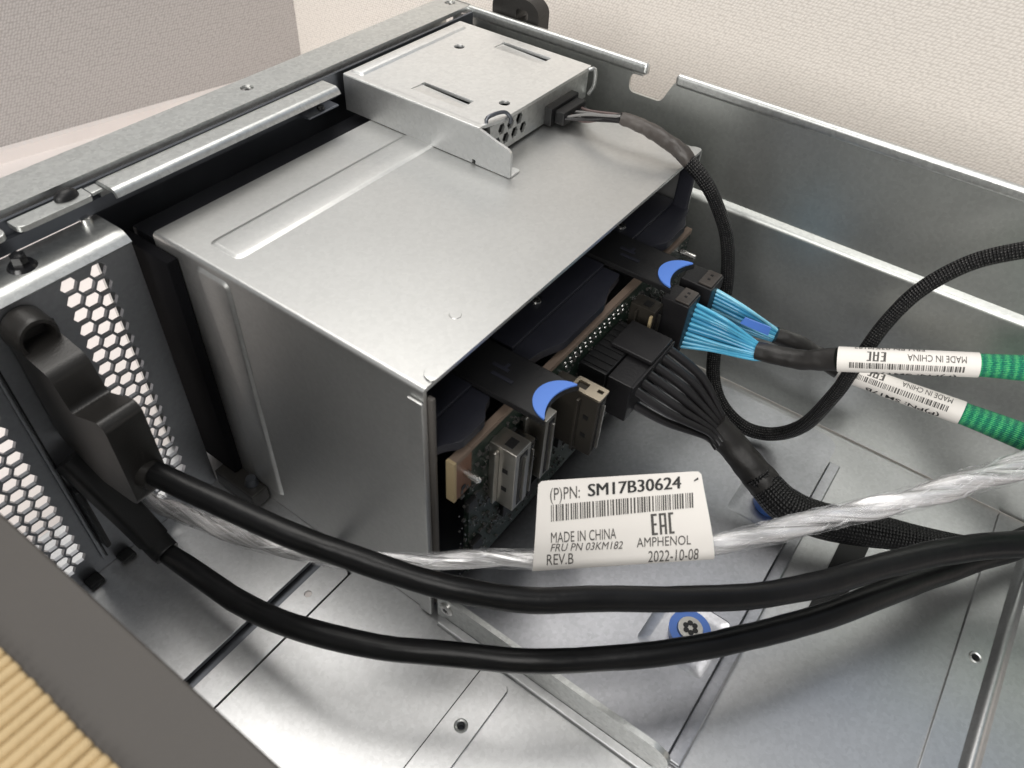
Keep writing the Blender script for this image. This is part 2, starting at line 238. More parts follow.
M['black_shade'] = plain('black_shade_fill', (0.010, 0.0105, 0.013), 0.5, 0, 0.1, 2200, 0.1, 0, 0.3)
M['black_matte'] = plain('matte_black', (0.006, 0.006, 0.007), 0.85, 0, 0.1, 2000, 0.1, 0, 0.05)
M['black_gloss'] = plain('glossy_black_steel', (0.012, 0.012, 0.013), 0.22, 0.2)
M['black_plug'] = plain('black_nylon_plug', (0.011, 0.0105, 0.0115), 0.42, 0, 0.2, 1400, 0.2, 0, 0.4)
M['pcb_side'] = plain('pale_board_edge', (0.36, 0.28, 0.16), 0.7, 0, 0.2, 2000)
M['steel_shell'] = plain('nickel_socket_shell', (0.50, 0.48, 0.44), 0.33, 1.0, 0.1)
M['steel_shell_dark'] = plain('dark_socket_shell', (0.045, 0.04, 0.033), 0.4, 0.4, 0.1)
M['gold_cap'] = plain('pale_gold_socket_cap', (0.62, 0.54, 0.42), 0.35, 1.0, 0.1)
M['wire_white'] = plain('white_wire', (0.20, 0.195, 0.19), 0.4)
M['wire_pink'] = plain('pinkish_wire', (0.13, 0.095, 0.09), 0.4)

# ------------------------------------------------------------------ helpers
def obj(name, bm, material, parent=None, smooth=35):
    me = bpy.data.meshes.new(name)
    bmesh.ops.recalc_face_normals(bm, faces=bm.faces[:])
    bm.to_mesh(me); bm.free()
    me.materials.append(M[material] if isinstance(material, str) else material)
    if smooth:
        me.polygons.foreach_set('use_smooth', [True] * len(me.polygons))
        me.set_sharp_from_angle(angle=R_(smooth))
    o = bpy.data.objects.new(name, me); COL.objects.link(o)
    if parent: o.parent = parent; o.matrix_parent_inverse = parent.matrix_world.inverted()
    if smooth and smooth <= 50:
        wn = o.modifiers.new('weighted_normal', 'WEIGHTED_NORMAL'); wn.keep_sharp = True; wn.weight = 80
    return o
def thing(name, label, cat, loc=(0, 0, 0), group=None):
    o = bpy.data.objects.new(name, None); COL.objects.link(o); o.location = loc; o.empty_display_size = 0.01
    o.matrix_world = Matrix.Translation(loc)
    o['label'] = label; o['category'] = cat
    if group: o['group'] = group
    return o
def box(bm, x0, x1, y0, y1, z0, z1, bev=0.0, seg=2):
    vs = [bm.verts.new((x, y, z)) for x in (x0, x1) for y in (y0, y1) for z in (z0, z1)]
    fs = [(0, 1, 3, 2), (4, 6, 7, 5), (0, 4, 5, 1), (2, 3, 7, 6), (0, 2, 6, 4), (1, 5, 7, 3)]
    faces = [bm.faces.new([vs[i] for i in f]) for f in fs]
    if bev:
        es = list({e for f in faces for e in f.edges})
        bmesh.ops.bevel(bm, geom=es, offset=bev, segments=seg, profile=0.5, affect='EDGES', clamp_overlap=True)
    return bm
def boxo(name, mt, parent, x0, x1, y0, y1, z0, z1, bev=0.0, seg=2):
    bm = bmesh.new(); box(bm, x0, x1, y0, y1, z0, z1, bev, seg); return obj(name, bm, mt, parent)
def rnd(pts, r, seg=6):
    """round the corners of a 2D polygon; r one value or one per corner"""
    out = []; n = len(pts)
    for i, p in enumerate(pts):
        rr = r[i] if isinstance(r, (list, tuple)) else r
        if rr <= 0: out.append(p); continue
        a = Vector(pts[i - 1]); b = Vector(p); c = Vector(pts[(i + 1) % n])
        u = (a - b); v = (c - b); rr = min(rr, u.length * 0.49, v.length * 0.49)
        u.normalize(); v.normalize(); p0 = b + u * rr; p1 = b + v * rr
        for k in range(seg + 1):
            t = k / seg; q = p0 * (1 - t) ** 2 + b * 2 * t * (1 - t) + p1 * t * t
            out.append((q.x, q.y))
    return out
def circ(cx, cy, r, n=20, ph=0.0): return [(cx + r * math.cos(2 * math.pi * k / n + ph), cy + r * math.sin(2 * math.pi * k / n + ph)) for k in range(n)]
AX = {'z': lambda u, v, w: (u, v, w), 'x': lambda u, v, w: (w, u, v), 'y': lambda u, v, w: (u, w, v)}
def plate(name, mt, parent, outer, holes, axis, w0, w1, bev=0.0, smooth=35, sub=None):
    """flat sheet with real holes: outline in the two axes across `axis`, from w0 to w1"""
    f = AX[axis]; bm = bmesh.new(); edges = []
    for lp in [outer] + list(holes):
        vs = [bm.verts.new(f(u, v, w0)) for u, v in lp]
        for i in range(len(vs)): edges.append(bm.edges.new((vs[i - 1], vs[i])))
    bmesh.ops.triangle_fill(bm, use_beauty=True, use_dissolve=False, edges=edges)
    rim = [e for e in bm.edges if e.is_boundary]
    d = Vector(f(0, 0, w1)) - Vector(f(0, 0, w0))
    r = bmesh.ops.extrude_face_region(bm, geom=bm.faces[:])
    nv = [x for x in r['geom'] if isinstance(x, bmesh.types.BMVert)]
    bmesh.ops.translate(bm, verts=nv, vec=d)
    if bev:
        ns = set(nv); es = [e for e in bm.edges if e.verts[0] in ns and e.verts[1] in ns and len(e.link_faces) == 2 and e.calc_face_angle(0) > 1.0]
        bmesh.ops.bevel(bm, geom=es, offset=bev, segments=2, profile=0.5, affect='EDGES', clamp_overlap=True)
    return obj(name, bm, mt, parent, smooth)
def spline(pts, step):
    """Catmull-Rom through (x,y,z,r) points, resampled about every `step`"""
    P = [Vector(p) for p in pts]; P = [P[0] * 2 - P[1]] + P + [P[-1] * 2 - P[-2]]; out = []
    for i in range(1, len(P) - 2):
        a, b, c, d = P[i - 1:i + 3]; n = max(2, int((c - b).length / step))
        for k in range(n):
            t = k / n
            out.append(0.5 * ((2 * b) + (c - a) * t + (2 * a - 5 * b + 4 * c - d) * t * t + (3 * b - a - 3 * c + d) * t ** 3))
    out.append(P[-2]); return out
def tube(bm, pts, seg=16, step=0.0015, rad=None, caps=True, start=0.0):
    """swept tube with UVs in circumferences; rad(s, theta, r) may shape it"""
    S = spline(pts, step) if step else [Vector(p) for p in pts]
    uvl = bm.loops.layers.uv.verify()
    C = [Vector(s[:3]) for s in S]; rs = [s[3] for s in S]
    T = [(C[min(i + 1, len(C) - 1)] - C[max(i - 1, 0)]).normalized() for i in range(len(C))]
    nrm = T[0].orthogonal().normalized(); ref = Vector((0, 0, 1))
    if abs(T[0].dot(ref)) < 0.95: nrm = (ref - T[0] * T[0].dot(ref)).normalized()
    rings = []; us = []; s = start; rm = sum(rs) / len(rs)
    for i in range(len(C)):
        if i: s += (C[i] - C[i - 1]).length
        nrm = (nrm - T[i] * T[i].dot(nrm)).normalized(); bi = T[i].cross(nrm)
        ring = []
        for k in range(seg):
            th = 2 * math.pi * k / seg; r = rs[i] if rad is None else rad(s, th, rs[i])
            ring.append(bm.verts.new(C[i] + (nrm * math.cos(th) + bi * math.sin(th)) * r))
        rings.append(ring); us.append(s / (2 * math.pi * rm))
    for i in range(len(C) - 1):
        for k in range(seg):
            k2 = (k + 1) % seg
            fc = bm.faces.new((rings[i][k], rings[i][k2], rings[i + 1][k2], rings[i + 1][k]))
            for lp, (uu, vv) in zip(fc.loops, ((us[i], k / seg), (us[i], (k + 1) / seg), (us[i + 1], (k + 1) / seg), (us[i + 1], k / seg))):
                lp[uvl].uv = (uu, vv)
    if caps:
        bm.faces.new(rings[0][::-1]); bm.faces.new(rings[-1])
    return bm
def tubeo(name, mt, parent, pts, **k):
    bm = bmesh.new(); tube(bm, pts, **k); return obj(name, bm, mt, parent, 60)
def cyl(bm, c, axis, r0, r1, h, n=24):
    """frustum from c along axis ('x','y','z' or Vector)"""
    a = {'x': Vector((1, 0, 0)), 'y': Vector((0, 1, 0)), 'z': Vector((0, 0, 1))}.get(axis, axis) if isinstance(axis, str) else axis.normalized()
    c = Vector(c); u = a.orthogonal().normalized(); v = a.cross(u)
    A = [bm.verts.new(c + (u * math.cos(2 * math.pi * k / n) + v * math.sin(2 * math.pi * k / n)) * r0) for k in range(n)]
    B = [bm.verts.new(c + a * h + (u * math.cos(2 * math.pi * k / n) + v * math.sin(2 * math.pi * k / n)) * r1) for k in range(n)]
    bm.faces.new(A[::-1]); bm.faces.new(B)
    for k in range(n): bm.faces.new((A[k], A[(k + 1) % n], B[(k + 1) % n], B[k]))
    return bm
def profile(name, mt, parent, pts, axis, a0, a1, thick, rad=0.0012, smooth=50):
    """folded sheet: open polyline in the two axes across `axis`, rounded bends, real thickness"""
    n = len(pts); rr = [0] + [rad] * (n - 2) + [0]
    p2 = []
    for i, p in enumerate(pts):
        if i in (0, n - 1): p2.append(Vector(p)); continue
        a, b, c = Vector(pts[i - 1]), Vector(p), Vector(pts[i + 1]); u = (a - b).normalized(); v = (c - b).normalized()
        q = min(rad, (a - b).length * .45, (c - b).length * .45); A = b + u * q; Bq = b + v * q
        for k in range(7):
            t = k / 6; p2.append(A * (1 - t) ** 2 + b * 2 * t * (1 - t) + Bq * t * t)
    nn = []
    for i in range(len(p2)):
        d = (p2[min(i + 1, len(p2) - 1)] - p2[max(i - 1, 0)]).normalized(); nn.append(Vector((-d.y, d.x)))
    f = AX[axis]; bm = bmesh.new()
    L = [[bm.verts.new(f(q.x, q.y, a)) for q in p2] for a in (a0, a1)]
    K = [[bm.verts.new(f((q + k * thick).x, (q + k * thick).y, a)) for q, k in zip(p2, nn)] for a in (a0, a1)]
    for i in range(len(p2) - 1):
        bm.faces.new((L[0][i], L[0][i + 1], L[1][i + 1], L[1][i])); bm.faces.new((K[0][i], K[1][i], K[1][i + 1], K[0][i + 1]))
        for s in (0, 1): bm.faces.new((L[s][i], L[s][i + 1], K[s][i + 1], K[s][i]))
    for e in (0, len(p2) - 1): bm.faces.new((L[0][e], L[1][e], K[1][e], K[0][e]))
    return obj(name, bm, mt, parent, smooth)
def text_mesh(body, bold=0.0, shear=0.0):
    """lettering as a flat mesh scaled to a 1 x 1 box"""
    cu = bpy.data.curves.new('t', 'FONT'); cu.body = body; cu.offset = bold; cu.shear = shear; cu.resolution_u = 3
    o = bpy.data.objects.new('t', cu); COL.objects.link(o)
    dg = bpy.context.evaluated_depsgraph_get()
    me = bpy.data.meshes.new_from_object(o.evaluated_get(dg))
    bpy.data.objects.remove(o); bpy.data.curves.remove(cu)
    xs = [v.co.x for v in me.vertices]; x0, x1 = min(xs), max(xs)
    h = 0.73 if body.upper() == body else 0.73
    vs = [((v.co.x - x0) / (x1 - x0), v.co.y / h) for v in me.vertices]
    fs = [tuple(p.vertices) for p in me.polygons]; bpy.data.meshes.remove(me)
    return vs, fs
def mapped(bm, vs, fs, fn, cuts=0):
    base = [bm.verts.new((u, v, 0)) for u, v in vs]
    new = []
    for q in fs:
        try: new.append(bm.faces.new([base[i] for i in q]))
        except ValueError: pass
    if cuts:
        bmesh.ops.triangulate(bm, faces=new)
        bmesh.ops.subdivide_edges(bm, edges=bm.edges[:], cuts=cuts, use_grid_fill=True)
    for v in bm.verts: v.co = fn(v.co.x, v.co.y)
    return bm
def struct(o): o['kind'] = 'structure'; return o

# ------------------------------------------------------------------ setting
DZ = -0.006
struct(boxo('desk', 'desk', None, -0.9, 0.6, -0.6, 0.9, DZ - 0.03, DZ, 0.002))
def partition(name, a, b, h, mt, label):
    """upright fabric panel from a to b on the desk, its face on the left of a->b"""
    a = Vector((a[0], a[1], DZ)); b = Vector((b[0], b[1], DZ)); d = (b - a).normalized(); n = Vector((-d.y, d.x, 0))
    ln = (b - a).length; root = thing(name, label, 'partition', a)
    bm = bmesh.new(); uvl = bm.loops.layers.uv.verify()
    def quad(pts, uvs):
        fc = bm.faces.new([bm.verts.new(p) for p in pts])
        for lp, q in zip(fc.loops, uvs): lp[uvl].uv = q
    z0, z1 = DZ + 0.004, DZ + h; th = 0.03
    A = [a + n * 0.0, b + n * 0.0, b - n * th, a - n * th]
    for i in range(4):
        p, q = A[i], A[(i + 1) % 4]; wd = (q - p).length
        quad([(p.x, p.y, z0), (q.x, q.y, z0), (q.x, q.y, z1), (p.x, p.y, z1)], [(0, 0), (wd, 0), (wd, h), (0, h)])
    quad([(p.x, p.y, z1) for p in A], [(0, 0), (ln, 0), (ln, th), (0, th)])
    quad([(p.x, p.y, z0) for p in A], [(0, 0), (ln, 0), (ln, th), (0, th)])
    obj('fabric_panel', bm, mt, root, 0)
    bm = bmesh.new()
    q = [a + n * 0.004, b + n * 0.004, b - n * (th + .004), a - n * (th + .004)]
    lo = [bm.verts.new((p.x, p.y, DZ)) for p in q]; hi = [bm.verts.new((p.x, p.y, DZ + 0.0055)) for p in q]
    bm.faces.new(hi); bm.faces.new(lo[::-1])
    for i in range(4): bm.faces.new((lo[i], lo[(i + 1) % 4], hi[(i + 1) % 4], hi[i]))
    obj('base_trim', bm, 'desk', root, 0)
PC = (-0.2686, 0.2109)                                             # where the two partitions meet
partition('partition_panel', PC, (PC[0] - 0.50 * 0.2098, PC[1] - 0.50 * 0.9778), 0.20, 'fabric_left', 'grey woven fabric partition behind the front rim at upper left')
partition('partition_panel', (0.75, 0.225), (PC[0] - 0.02, PC[1] - 0.0005), 0.20, 'fabric_right', 'cream woven fabric partition along the right side of the chassis')

def emboss(name, mt, parent, outer, axis, w0, w1, inset):
    f = AX[axis]; bm = bmesh.new(); n = len(outer); c = Vector((sum(p[0] for p in outer) / n, sum(p[1] for p in outer) / n))
    i2 = []
    for k in range(n):
        p = Vector(outer[k]); a = Vector(outer[k - 1]); b = Vector(outer[(k + 1) % n]); d = (b - a).normalized(); nn = Vector((-d.y, d.x))
        if nn.dot(c - p) < 0: nn = -nn
        i2.append(p + nn * inset)
    rings = []
    for t, hgt in ((0, 0), (0.3, 0.25), (0.7, 0.85), (1, 1)):
        rings.append([bm.verts.new(f(*(Vector(o).lerp(q, t)), w0 + (w1 - w0) * hgt)) for o, q in zip(outer, i2)])
    for i in range(3):
        for k in range(n): bm.faces.new((rings[i][k], rings[i][(k + 1) % n], rings[i + 1][(k + 1) % n], rings[i + 1][k]))
    bm.faces.new(rings[3]); return obj(name, bm, mt, parent, 70)
# ------------------------------------------------------------------ server chassis
ch = thing('server_chassis', 'open galvanised steel server chassis with perforated front panel and bare floor', 'server chassis', (0.02, 0.03, DZ))
boxo('base_pan', 'steel_dark', ch, -0.1, 0.19, -0.071, 0.130, DZ + 0.0005, -0.0026)
FW = -0.0712
plate('floor_panel', 'steel_floor', ch, [(-0.0990, FW), (-0.0360, FW), (-0.0360, 0.1300), (-0.0990, 0.1300)], [], 'z', -0.0012, 0.0, 0.0003)
plate('floor_tab', 'steel_floor', ch, rnd([(-0.0327, FW), (-0.0252, FW), (-0.0252, -0.0042), (-0.0327, -0.0042)], [0, 0, 0.0013, 0]), [circ(-0.0294, -0.0152, 0.0010)], 'z', -0.0010, 0.0001, 0.00015)
boxo('rivet', 'desk', ch, -0.0305, -0.0283, -0.0163, -0.0141, -0.0016, -0.0006)
plate('floor_panel', 'steel_floor', ch, [(-0.0248, FW), (0.190, FW), (0.190, 0.1300), (-0.0248, 0.1300)],
      [circ(0.0237, -0.0180, 0.0012), circ(0.1185, 0.0744, 0.0012)], 'z', -0.0012, 0.0, 0.00015)
boxo('floor_panel', 'steel_floor', ch, -0.0328, -0.0249, -0.0038, 0.1300, -0.0012, -0.0001)
plate('floor_tab', 'steel_floor', ch, rnd([(0.0193, FW), (0.0275, FW), (0.0275, -0.0040), (0.0193, -0.0040)], [0, 0, 0.0012, 0.0012]), [circ(0.0237, -0.0180, 0.0011)], 'z', 0.0001, 0.0009, 0.0003)
boxo('floor_seam', 'black_matte', ch, 0.0189, 0.0192, FW, -0.0044, -0.0002, 0.00025)
plate('floor_overlap', 'steel_floor', ch, [(0.1138, FW), (0.188, FW), (0.188, 0.1275), (0.1138, 0.1275)], [circ(0.1185, 0.0744, 0.0011)], 'z', 0.0001, 0.0009, 0.0003)
for x, y, zt in ((0.0237, -0.018, 0.0009), (0.1185, 0.0744, 0.0009)):
    bm = bmesh.new(); r0 = 0.00125
    ring = []
    for (r, zz) in ((0.0017, zt + 0.00005), (0.0014, zt + 0.0003), (0.0010, zt + 0.0001), (0.0009, zt - 0.0018)):
        ring.append([bm.verts.new((x + r * math.cos(a * math.pi / 10), y + r * math.sin(a * math.pi / 10), zz)) for a in range(20)])
    for i in range(3):
        for k in range(20): bm.faces.new((ring[i][k], ring[i][(k + 1) % 20], ring[i + 1][(k + 1) % 20], ring[i + 1][k]))
    obj('hole_collar', bm, 'steel', ch, 60)
# pressed ridge across the floor at right
bm = bmesh.new(); prev = None
for k in range(13):
    t = k / 12; x = 0.1214 + 0.0044 * t; z = 0.0010 + 0.0016 * math.sin(math.pi * t) ** 1.2
    cur = [bm.verts.new((x, FW, z)), bm.verts.new((x, 0.1270, z))]
    if prev: bm.faces.new((prev[0], prev[1], cur[1], cur[0]))
    prev = cur
obj('floor_ridge', bm, 'steel_floor', ch, 60)
# right side wall: cove, lower wall, ledge, upper wall with a notch, hemmed rim
profile('side_wall', 'steel_wall', ch, [(0.1284, 0.0006), (0.1284, 0.0618), (0.1306, 0.0633)], 'x', -0.098, 0.190, -0.0010, 0.0014)
NX0, NX1 = -0.0314, -0.0206
plate('side_wall', 'steel_wall', ch, rnd([(-0.0975, 0.0632), (0.190, 0.0632), (0.190, 0.0925), (NX1 + 0.0036, 0.0925), (NX1, 0.0850), (NX0, 0.0850), (NX0, 0.0905), (-0.0275, 0.0905), (-0.0275, 0.0925), (-0.0975, 0.0925)],
      [0, 0, 0, 0.002, 0.0016, 0.0022, 0.0020, 0, 0, 0]), [], 'y', 0.1303, 0.1312)
for a, b in ((-0.0975, -0.0258), (-0.0170, 0.190)):
    boxo('hemmed_rim', 'steel', ch, a, b, 0.1290, 0.1316, 0.0912, 0.0946, 0.0011, 4)
# front rim and the beam below it
plate('front_rim', 'steel', ch, rnd([(-0.1012, -0.0725), (-0.0898, -0.0725), (-0.0905, 0.1312), (-0.1012, 0.1312)], 0.0008), [circ(-0.0965, 0.0457, 0.0017), circ(-0.0963, 0.1273, 0.0017)], 'z', 0.0934, 0.0946, 0.0004)
boxo('front_lip', 'steel', ch, -0.1010, -0.1000, -0.0715, 0.1300, 0.0835, 0.0933)
boxo('front_beam', 'steel_dark', ch, -0.0892, -0.0884, -0.0715, 0.1290, 0.0868, 0.0933)
boxo('front_post', 'steel', ch, -0.0998, -0.0985, -0.0048, 0.0020, DZ + 0.0005, 0.0834)
boxo('front_beam', 'steel_dark', ch, -0.0945, -0.0935, -0.0040, 0.1290, 0.0100, 0.0850)
def flush_screw(p, axis, r, parent, sgn=1, mt='steel_bright'):
    """countersunk head with a star recess"""
    a = {'x': Vector((1, 0, 0)), 'y': Vector((0, 1, 0)), 'z': Vector((0, 0, 1))}[axis] * sgn
    bm = bmesh.new(); cyl(bm, Vector(p) - a * 0.0008, a, r, r, 0.0008 + r * 0.12, 28); cyl(bm, Vector(p) + a * r * 0.12, a, r * 0.96, r * 0.72, r * 0.14, 28)
    s = obj('screw', bm, mt, parent, 40)
    u = a.orthogonal().normalized(); v = a.cross(u); bm = bmesh.new(); vs = []
    for k in range(12):
        rr = r * (0.52 if k % 2 == 0 else 0.28); th = math.pi * k / 6
        vs.append(bm.verts.new(Vector(p) + a * r * 0.275 + (u * math.cos(th) + v * math.sin(th)) * rr))
    bm.faces.new(vs); obj('star_recess', bm, 'black', s, 0)
    return s
flush_screw((-0.0965, 0.0457, 0.0938), 'z', 0.0015, ch)
flush_screw((-0.0963, 0.1273, 0.0938), 'z', 0.0015, ch)
# narrow flange strip beside the cage, and the tab to its left
profile('front_flange', 'steel', ch, [(-0.0870, 0.0900), (-0.0864, 0.0933), (-0.0812, 0.0933), (-0.0806, 0.0922)], 'y', -0.0036, 0.0618, 0.0010, 0.0008)
boxo('flange_clip', 'steel', ch, -0.0876, -0.0846, -0.0064, -0.0037, 0.0924, 0.0932, 0.0002)
boxo('tab_web', 'steel_dark', ch, -0.0884, -0.0872, -0.0440, 0.0600, 0.0870, 0.0899)
plate('front_tab', 'steel', ch, rnd([(-0.0878, -0.0229), (-0.0838, -0.0229), (-0.0838, -0.0066), (-0.0878, -0.0066)], [0, 0.002, 0.001, 0]), [], 'z', 0.0920, 0.0932, 0.0003)
plate('front_tab', 'steel', ch, rnd([(-0.0878, -0.0420), (-0.0838, -0.0420), (-0.0838, -0.0250), (-0.0878, -0.0250)], [0, 0.002, 0.002, 0]), [], 'z', 0.0920, 0.0932, 0.0003)
bm = bmesh.new(); bmesh.ops.create_uvsphere(bm, u_segments=20, v_segments=10, radius=1.0, matrix=Matrix.Translation((-0.0870, -0.0105, 0.0934)) @ Matrix.Diagonal((0.0018, 0.0026, 0.0016, 1)))
obj('rubber_bumper', bm, 'black', ch, 60)
bm = bmesh.new(); cyl(bm, (-0.0868, -0.0086, 0.0858), 'z', 0.0013, 0.0012, 0.0016, 20); cyl(bm, (-0.0868, -0.0086, 0.0874), 'z', 0.0012, 0.0007, 0.0003, 20)
obj('rivet', bm, 'steel_bright', ch, 40)
boxo('mount_bracket', 'steel_dark', ch, -0.0882, -0.0832, 0.0530, 0.0640, 0.0872, 0.0880, 0.0004)
bm = bmesh.new(); cyl(bm, (-0.0850, 0.0590, 0.0880), 'z', 0.0011, 0.0009, 0.0007, 16); obj('bracket_screw', bm, 'black', ch, 40)
# perforated front panel
S = 0.00397; HR = 0.00194; holes = []
def hexh(y, z): return [(y + HR * math.cos(k * math.pi / 3), z + HR * math.sin(k * math.pi / 3)) for k in range(6)]
for ci, y in enumerate((-0.0142, -0.0176, -0.0210)):
    for k in range(19):
        z = 0.0813 - k * S - (S / 2 if ci == 1 else 0)
        if ci == 0 or k > 0 or ci == 1 or ci == 2:
            if z > 0.0065: holes.append(hexh(y, z))
for ci, y in enumerate((-0.0460, -0.0494, -0.0529, -0.0563)):
    for k in range(19):
        z = 0.0811 - k * S - (S / 2 if ci % 2 else 0)
        if z > 0.0065: holes.append(hexh(y, z))
vp = plate('vent_panel', 'steel_vent', ch, [(-0.0725, 0.0002), (-0.0055, 0.0002), (-0.0055, 0.0845), (-0.0725, 0.0845)], holes, 'x', -0.0780, -0.0770, 0, 30)
profile('panel_flange', 'steel', ch, [(-0.0883, 0.0851), (-0.0790, 0.0851), (-0.0771, 0.0835)], 'y', -0.0725, -0.0055, 0.0010, 0.0019)
boxo('panel_seam', 'steel_vent', ch, -0.0769, -0.0762, -0.0414, -0.0404, 0.004, 0.078, 0.0003)
boxo('panel_seam', 'black', ch, -0.0769, -0.0766, -0.0402, -0.0399, 0.004, 0.078)
boxo('panel_slot', 'black', ch, -0.0769, -0.0765, -0.0272, -0.0266, 0.062, 0.0765)
boxo('panel_foot', 'black', ch, -0.0769, -0.0735, -0.0480, -0.0440, 0.0001, 0.0016, 0.0004)
boxo('panel_foot', 'black', ch, -0.0769, -0.0735, -0.0385, -0.0345, 0.0001, 0.0016, 0.0004)
# black flanged screw on the panel flange
bm = bmesh.new(); p = Vector((-0.0829, -0.0255, 0.0861))
cyl(bm, p, 'z', 0.0029, 0.0024, 0.0007, 28); cyl(bm, p + Vector((0, 0, 0.0007)), 'z', 0.0017, 0.0016, 0.0021, 6); cyl(bm, p + Vector((0, 0, 0.0028)), 'z', 0.0011, 0.0006, 0.0003, 12)
obj('flanged_screw', bm, 'black_gloss', ch, 30)
# left side wall and steel top flange, a dark reflection put into its grey
boxo('side_wall', 'steel', ch, -0.0985, 0.190, -0.0722, -0.0713, 0.0001, 0.0932)
boxo('wall_flange', 'dull_grey', ch, -0.0890, 0.190, -0.0721, -0.0613, 0.0933, 0.0946, 0.0005, 3)
# raised plate with two thumb screw pockets
PK = [(0.0462, 0.0640, 0.0235, 0.0420), (0.0475, 0.0640, 0.0745, 0.0935)]
RZ = 0.0050
outl = rnd([(0.0015, 0.0032), (0.0655, 0.0032), (0.0655, 0.1205), (0.0015, 0.1205)], [0.001, 0.001, 0.006, 0.001], 8)
rp = plate('raised_plate', 'steel_tray', ch, outl, [rnd([(a, c), (b, c), (b, d), (a, d)], 0.0016, 6) for a, b, c, d in PK], 'z', 0.0003, RZ, 0.0006)
for a, b, c, d in PK:
    bm = bmesh.new(); o1 = rnd([(a, c), (b, c), (b, d), (a, d)], 0.0016, 6); i1 = rnd([(a + .0026, c + .0026), (b - .0026, c + .0026), (b - .0026, d - .0026), (a + .0026, d - .0026)], 0.0012, 6)
    A = [bm.verts.new((x, y, RZ - 0.0004)) for x, y in o1]; B = [bm.verts.new((x, y, 0.0036)) for x, y in i1]
    for k in range(len(A)): bm.faces.new((A[k], A[(k + 1) % len(A)], B[(k + 1) % len(A)], B[k]))
    bm.faces.new(B); obj('pocket', bm, 'steel_tray', rp, 50)
boxo('edge_step', 'steel_tray', rp, 0.0657, 0.0692, 0.0040, 0.1140, 0.0003, 0.0018, 0.0005, 3)
for x, y in ((0.0561, 0.0333), (0.0572, 0.0850)):
    bm = bmesh.new(); cyl(bm, (x, y, 0.0037), 'z', 0.0050, 0.0053, 0.0027, 40); 
    es = [e for e in bm.edges if len(e.link_faces) == 2 and e.calc_face_angle(0) > 1]
    bmesh.ops.bevel(bm, geom=es, offset=0.0005, segments=2, affect='EDGES')
    ts = obj('thumb_screw', bm, 'blue', ch, 40)
    bm = bmesh.new(); cyl(bm, (x, y, 0.0063), 'z', 0.0034, 0.0031, 0.0007, 36); obj('screw_head', bm, 'steel_shell', ts, 40)
    bm = bmesh.new()
    for k in range(6):
        t = k * math.pi / 3; cyl(bm, (x + 0.0013 * math.cos(t), y + 0.0013 * math.sin(t), 0.00702), 'z', 0.00072, 0.00072, 0.0001, 12)
    obj('star_recess', bm, 'black', ts, 0)
# upright rail running back from the cage corner
plate('floor_rail', 'steel', ch, rnd([(0.0012, 0.0002), (0.0668, 0.0002), (0.0668, 0.0103), (0.0012, 0.0103)], [0, 0, 0.0065, 0.0005], 10), [], 'y', 0.0008, 0.0022, 0.0003)
profile('rail_foot', 'steel_floor', ch, [(-0.0016, 0.0002), (-0.0013, 0.0007), (0.0007, 0.0008)], 'x', 0.0030, 0.0640, 0.0002, 0.0003)
flush_screw((0.0042, 0.0006, 0.0062), 'y', 0.0020, ch, -1)
# slot in the floor, drawn as a thin black plate
plate('floor_slot', 'black', ch, rnd([(0.0785, 0.0600), (0.0858, 0.0600), (0.0858, 0.1068), (0.0785, 0.1068)], 0.0004), [], 'z', 0.0002, 0.0007)
# black plastic clip outside the far wall
bm = bmesh.new()
ol = rnd([(-0.0835, 0.0870), (-0.0660, 0.0870), (-0.0660, 0.0975), (-0.0690, 0.1000), (-0.0800, 0.1010), (-0.0835, 0.0980)], 0.0018)
plate('wall_clip', 'black_soft', ch, ol, [rnd([(-0.0745, 0.0940), (-0.0700, 0.0940), (-0.0700, 0.0970), (-0.0745, 0.0970)], 0.0012)], 'y', 0.1326, 0.1385, 0.0006)

# ------------------------------------------------------------------ drive cage
cg = thing('drive_cage', 'box shaped steel drive cage with a flat top in the chassis middle', 'drive cage', (-0.045, 0.058, 0))
CX0 = -0.0778
profile('shell', 'steel_cage', cg, [(0.0, 0.0003), (0.0, 0.0830), (0.1170, 0.0830), (0.1170, 0.0003)], 'x', CX0, 0.0, -0.0010, 0.0012)
emboss('embossed_band', 'steel_cage', cg, rnd([(-0.0655, 0.0050), (-0.0555, 0.0050), (-0.0555, 0.1120), (-0.0655, 0.1120)], 0.0022), 'z', 0.08302, 0.08338, 0.0013)
emboss('embossed_band', 'steel_cage', cg, rnd([(-0.0640, 0.0060), (-0.0530, 0.0060), (-0.0530, 0.0812), (-0.0640, 0.0812)], 0.0022), 'y', -0.00002, -0.0007, 0.0011)
plate('rear_lip', 'steel_cage', cg, rnd([(-0.0030, 0.0030), (0.0004, 0.0022), (0.0004, 0.1162), (-0.0030, 0.1158)], 0.0016), [], 'z', 0.08305, 0.08355, 0.0002)
boxo('rear_flange', 'steel_cage', cg, -0.0034, 0.0003, -0.0009, -0.0001, 0.0010, 0.0800, 0.0003)
boxo('rubber_edge', 'dull_grey', cg, -0.0005, 0.0012, 0.0012, 0.0024, 0.0040, 0.0800, 0.0004)
bm = bmesh.new(); cyl(bm, (-0.0087, 0.0204, 0.08301), 'z', 0.0013, 0.0012, 0.00012, 28); obj('pressed_dimple', bm, 'steel_cage', cg, 30)
boxo('cage_shade_block', 'black_shade', cg, -0.0880, CX0 - 0.0004, 0.0010, 0.1160, 0.0010, 0.0800, 0.0006)  # black block added in place of the shadow on the cage top's front
boxo('drive_bay_block', 'black', cg, CX0 + 0.002, -0.0300, 0.0012, 0.1158, 0.0010, 0.0816)
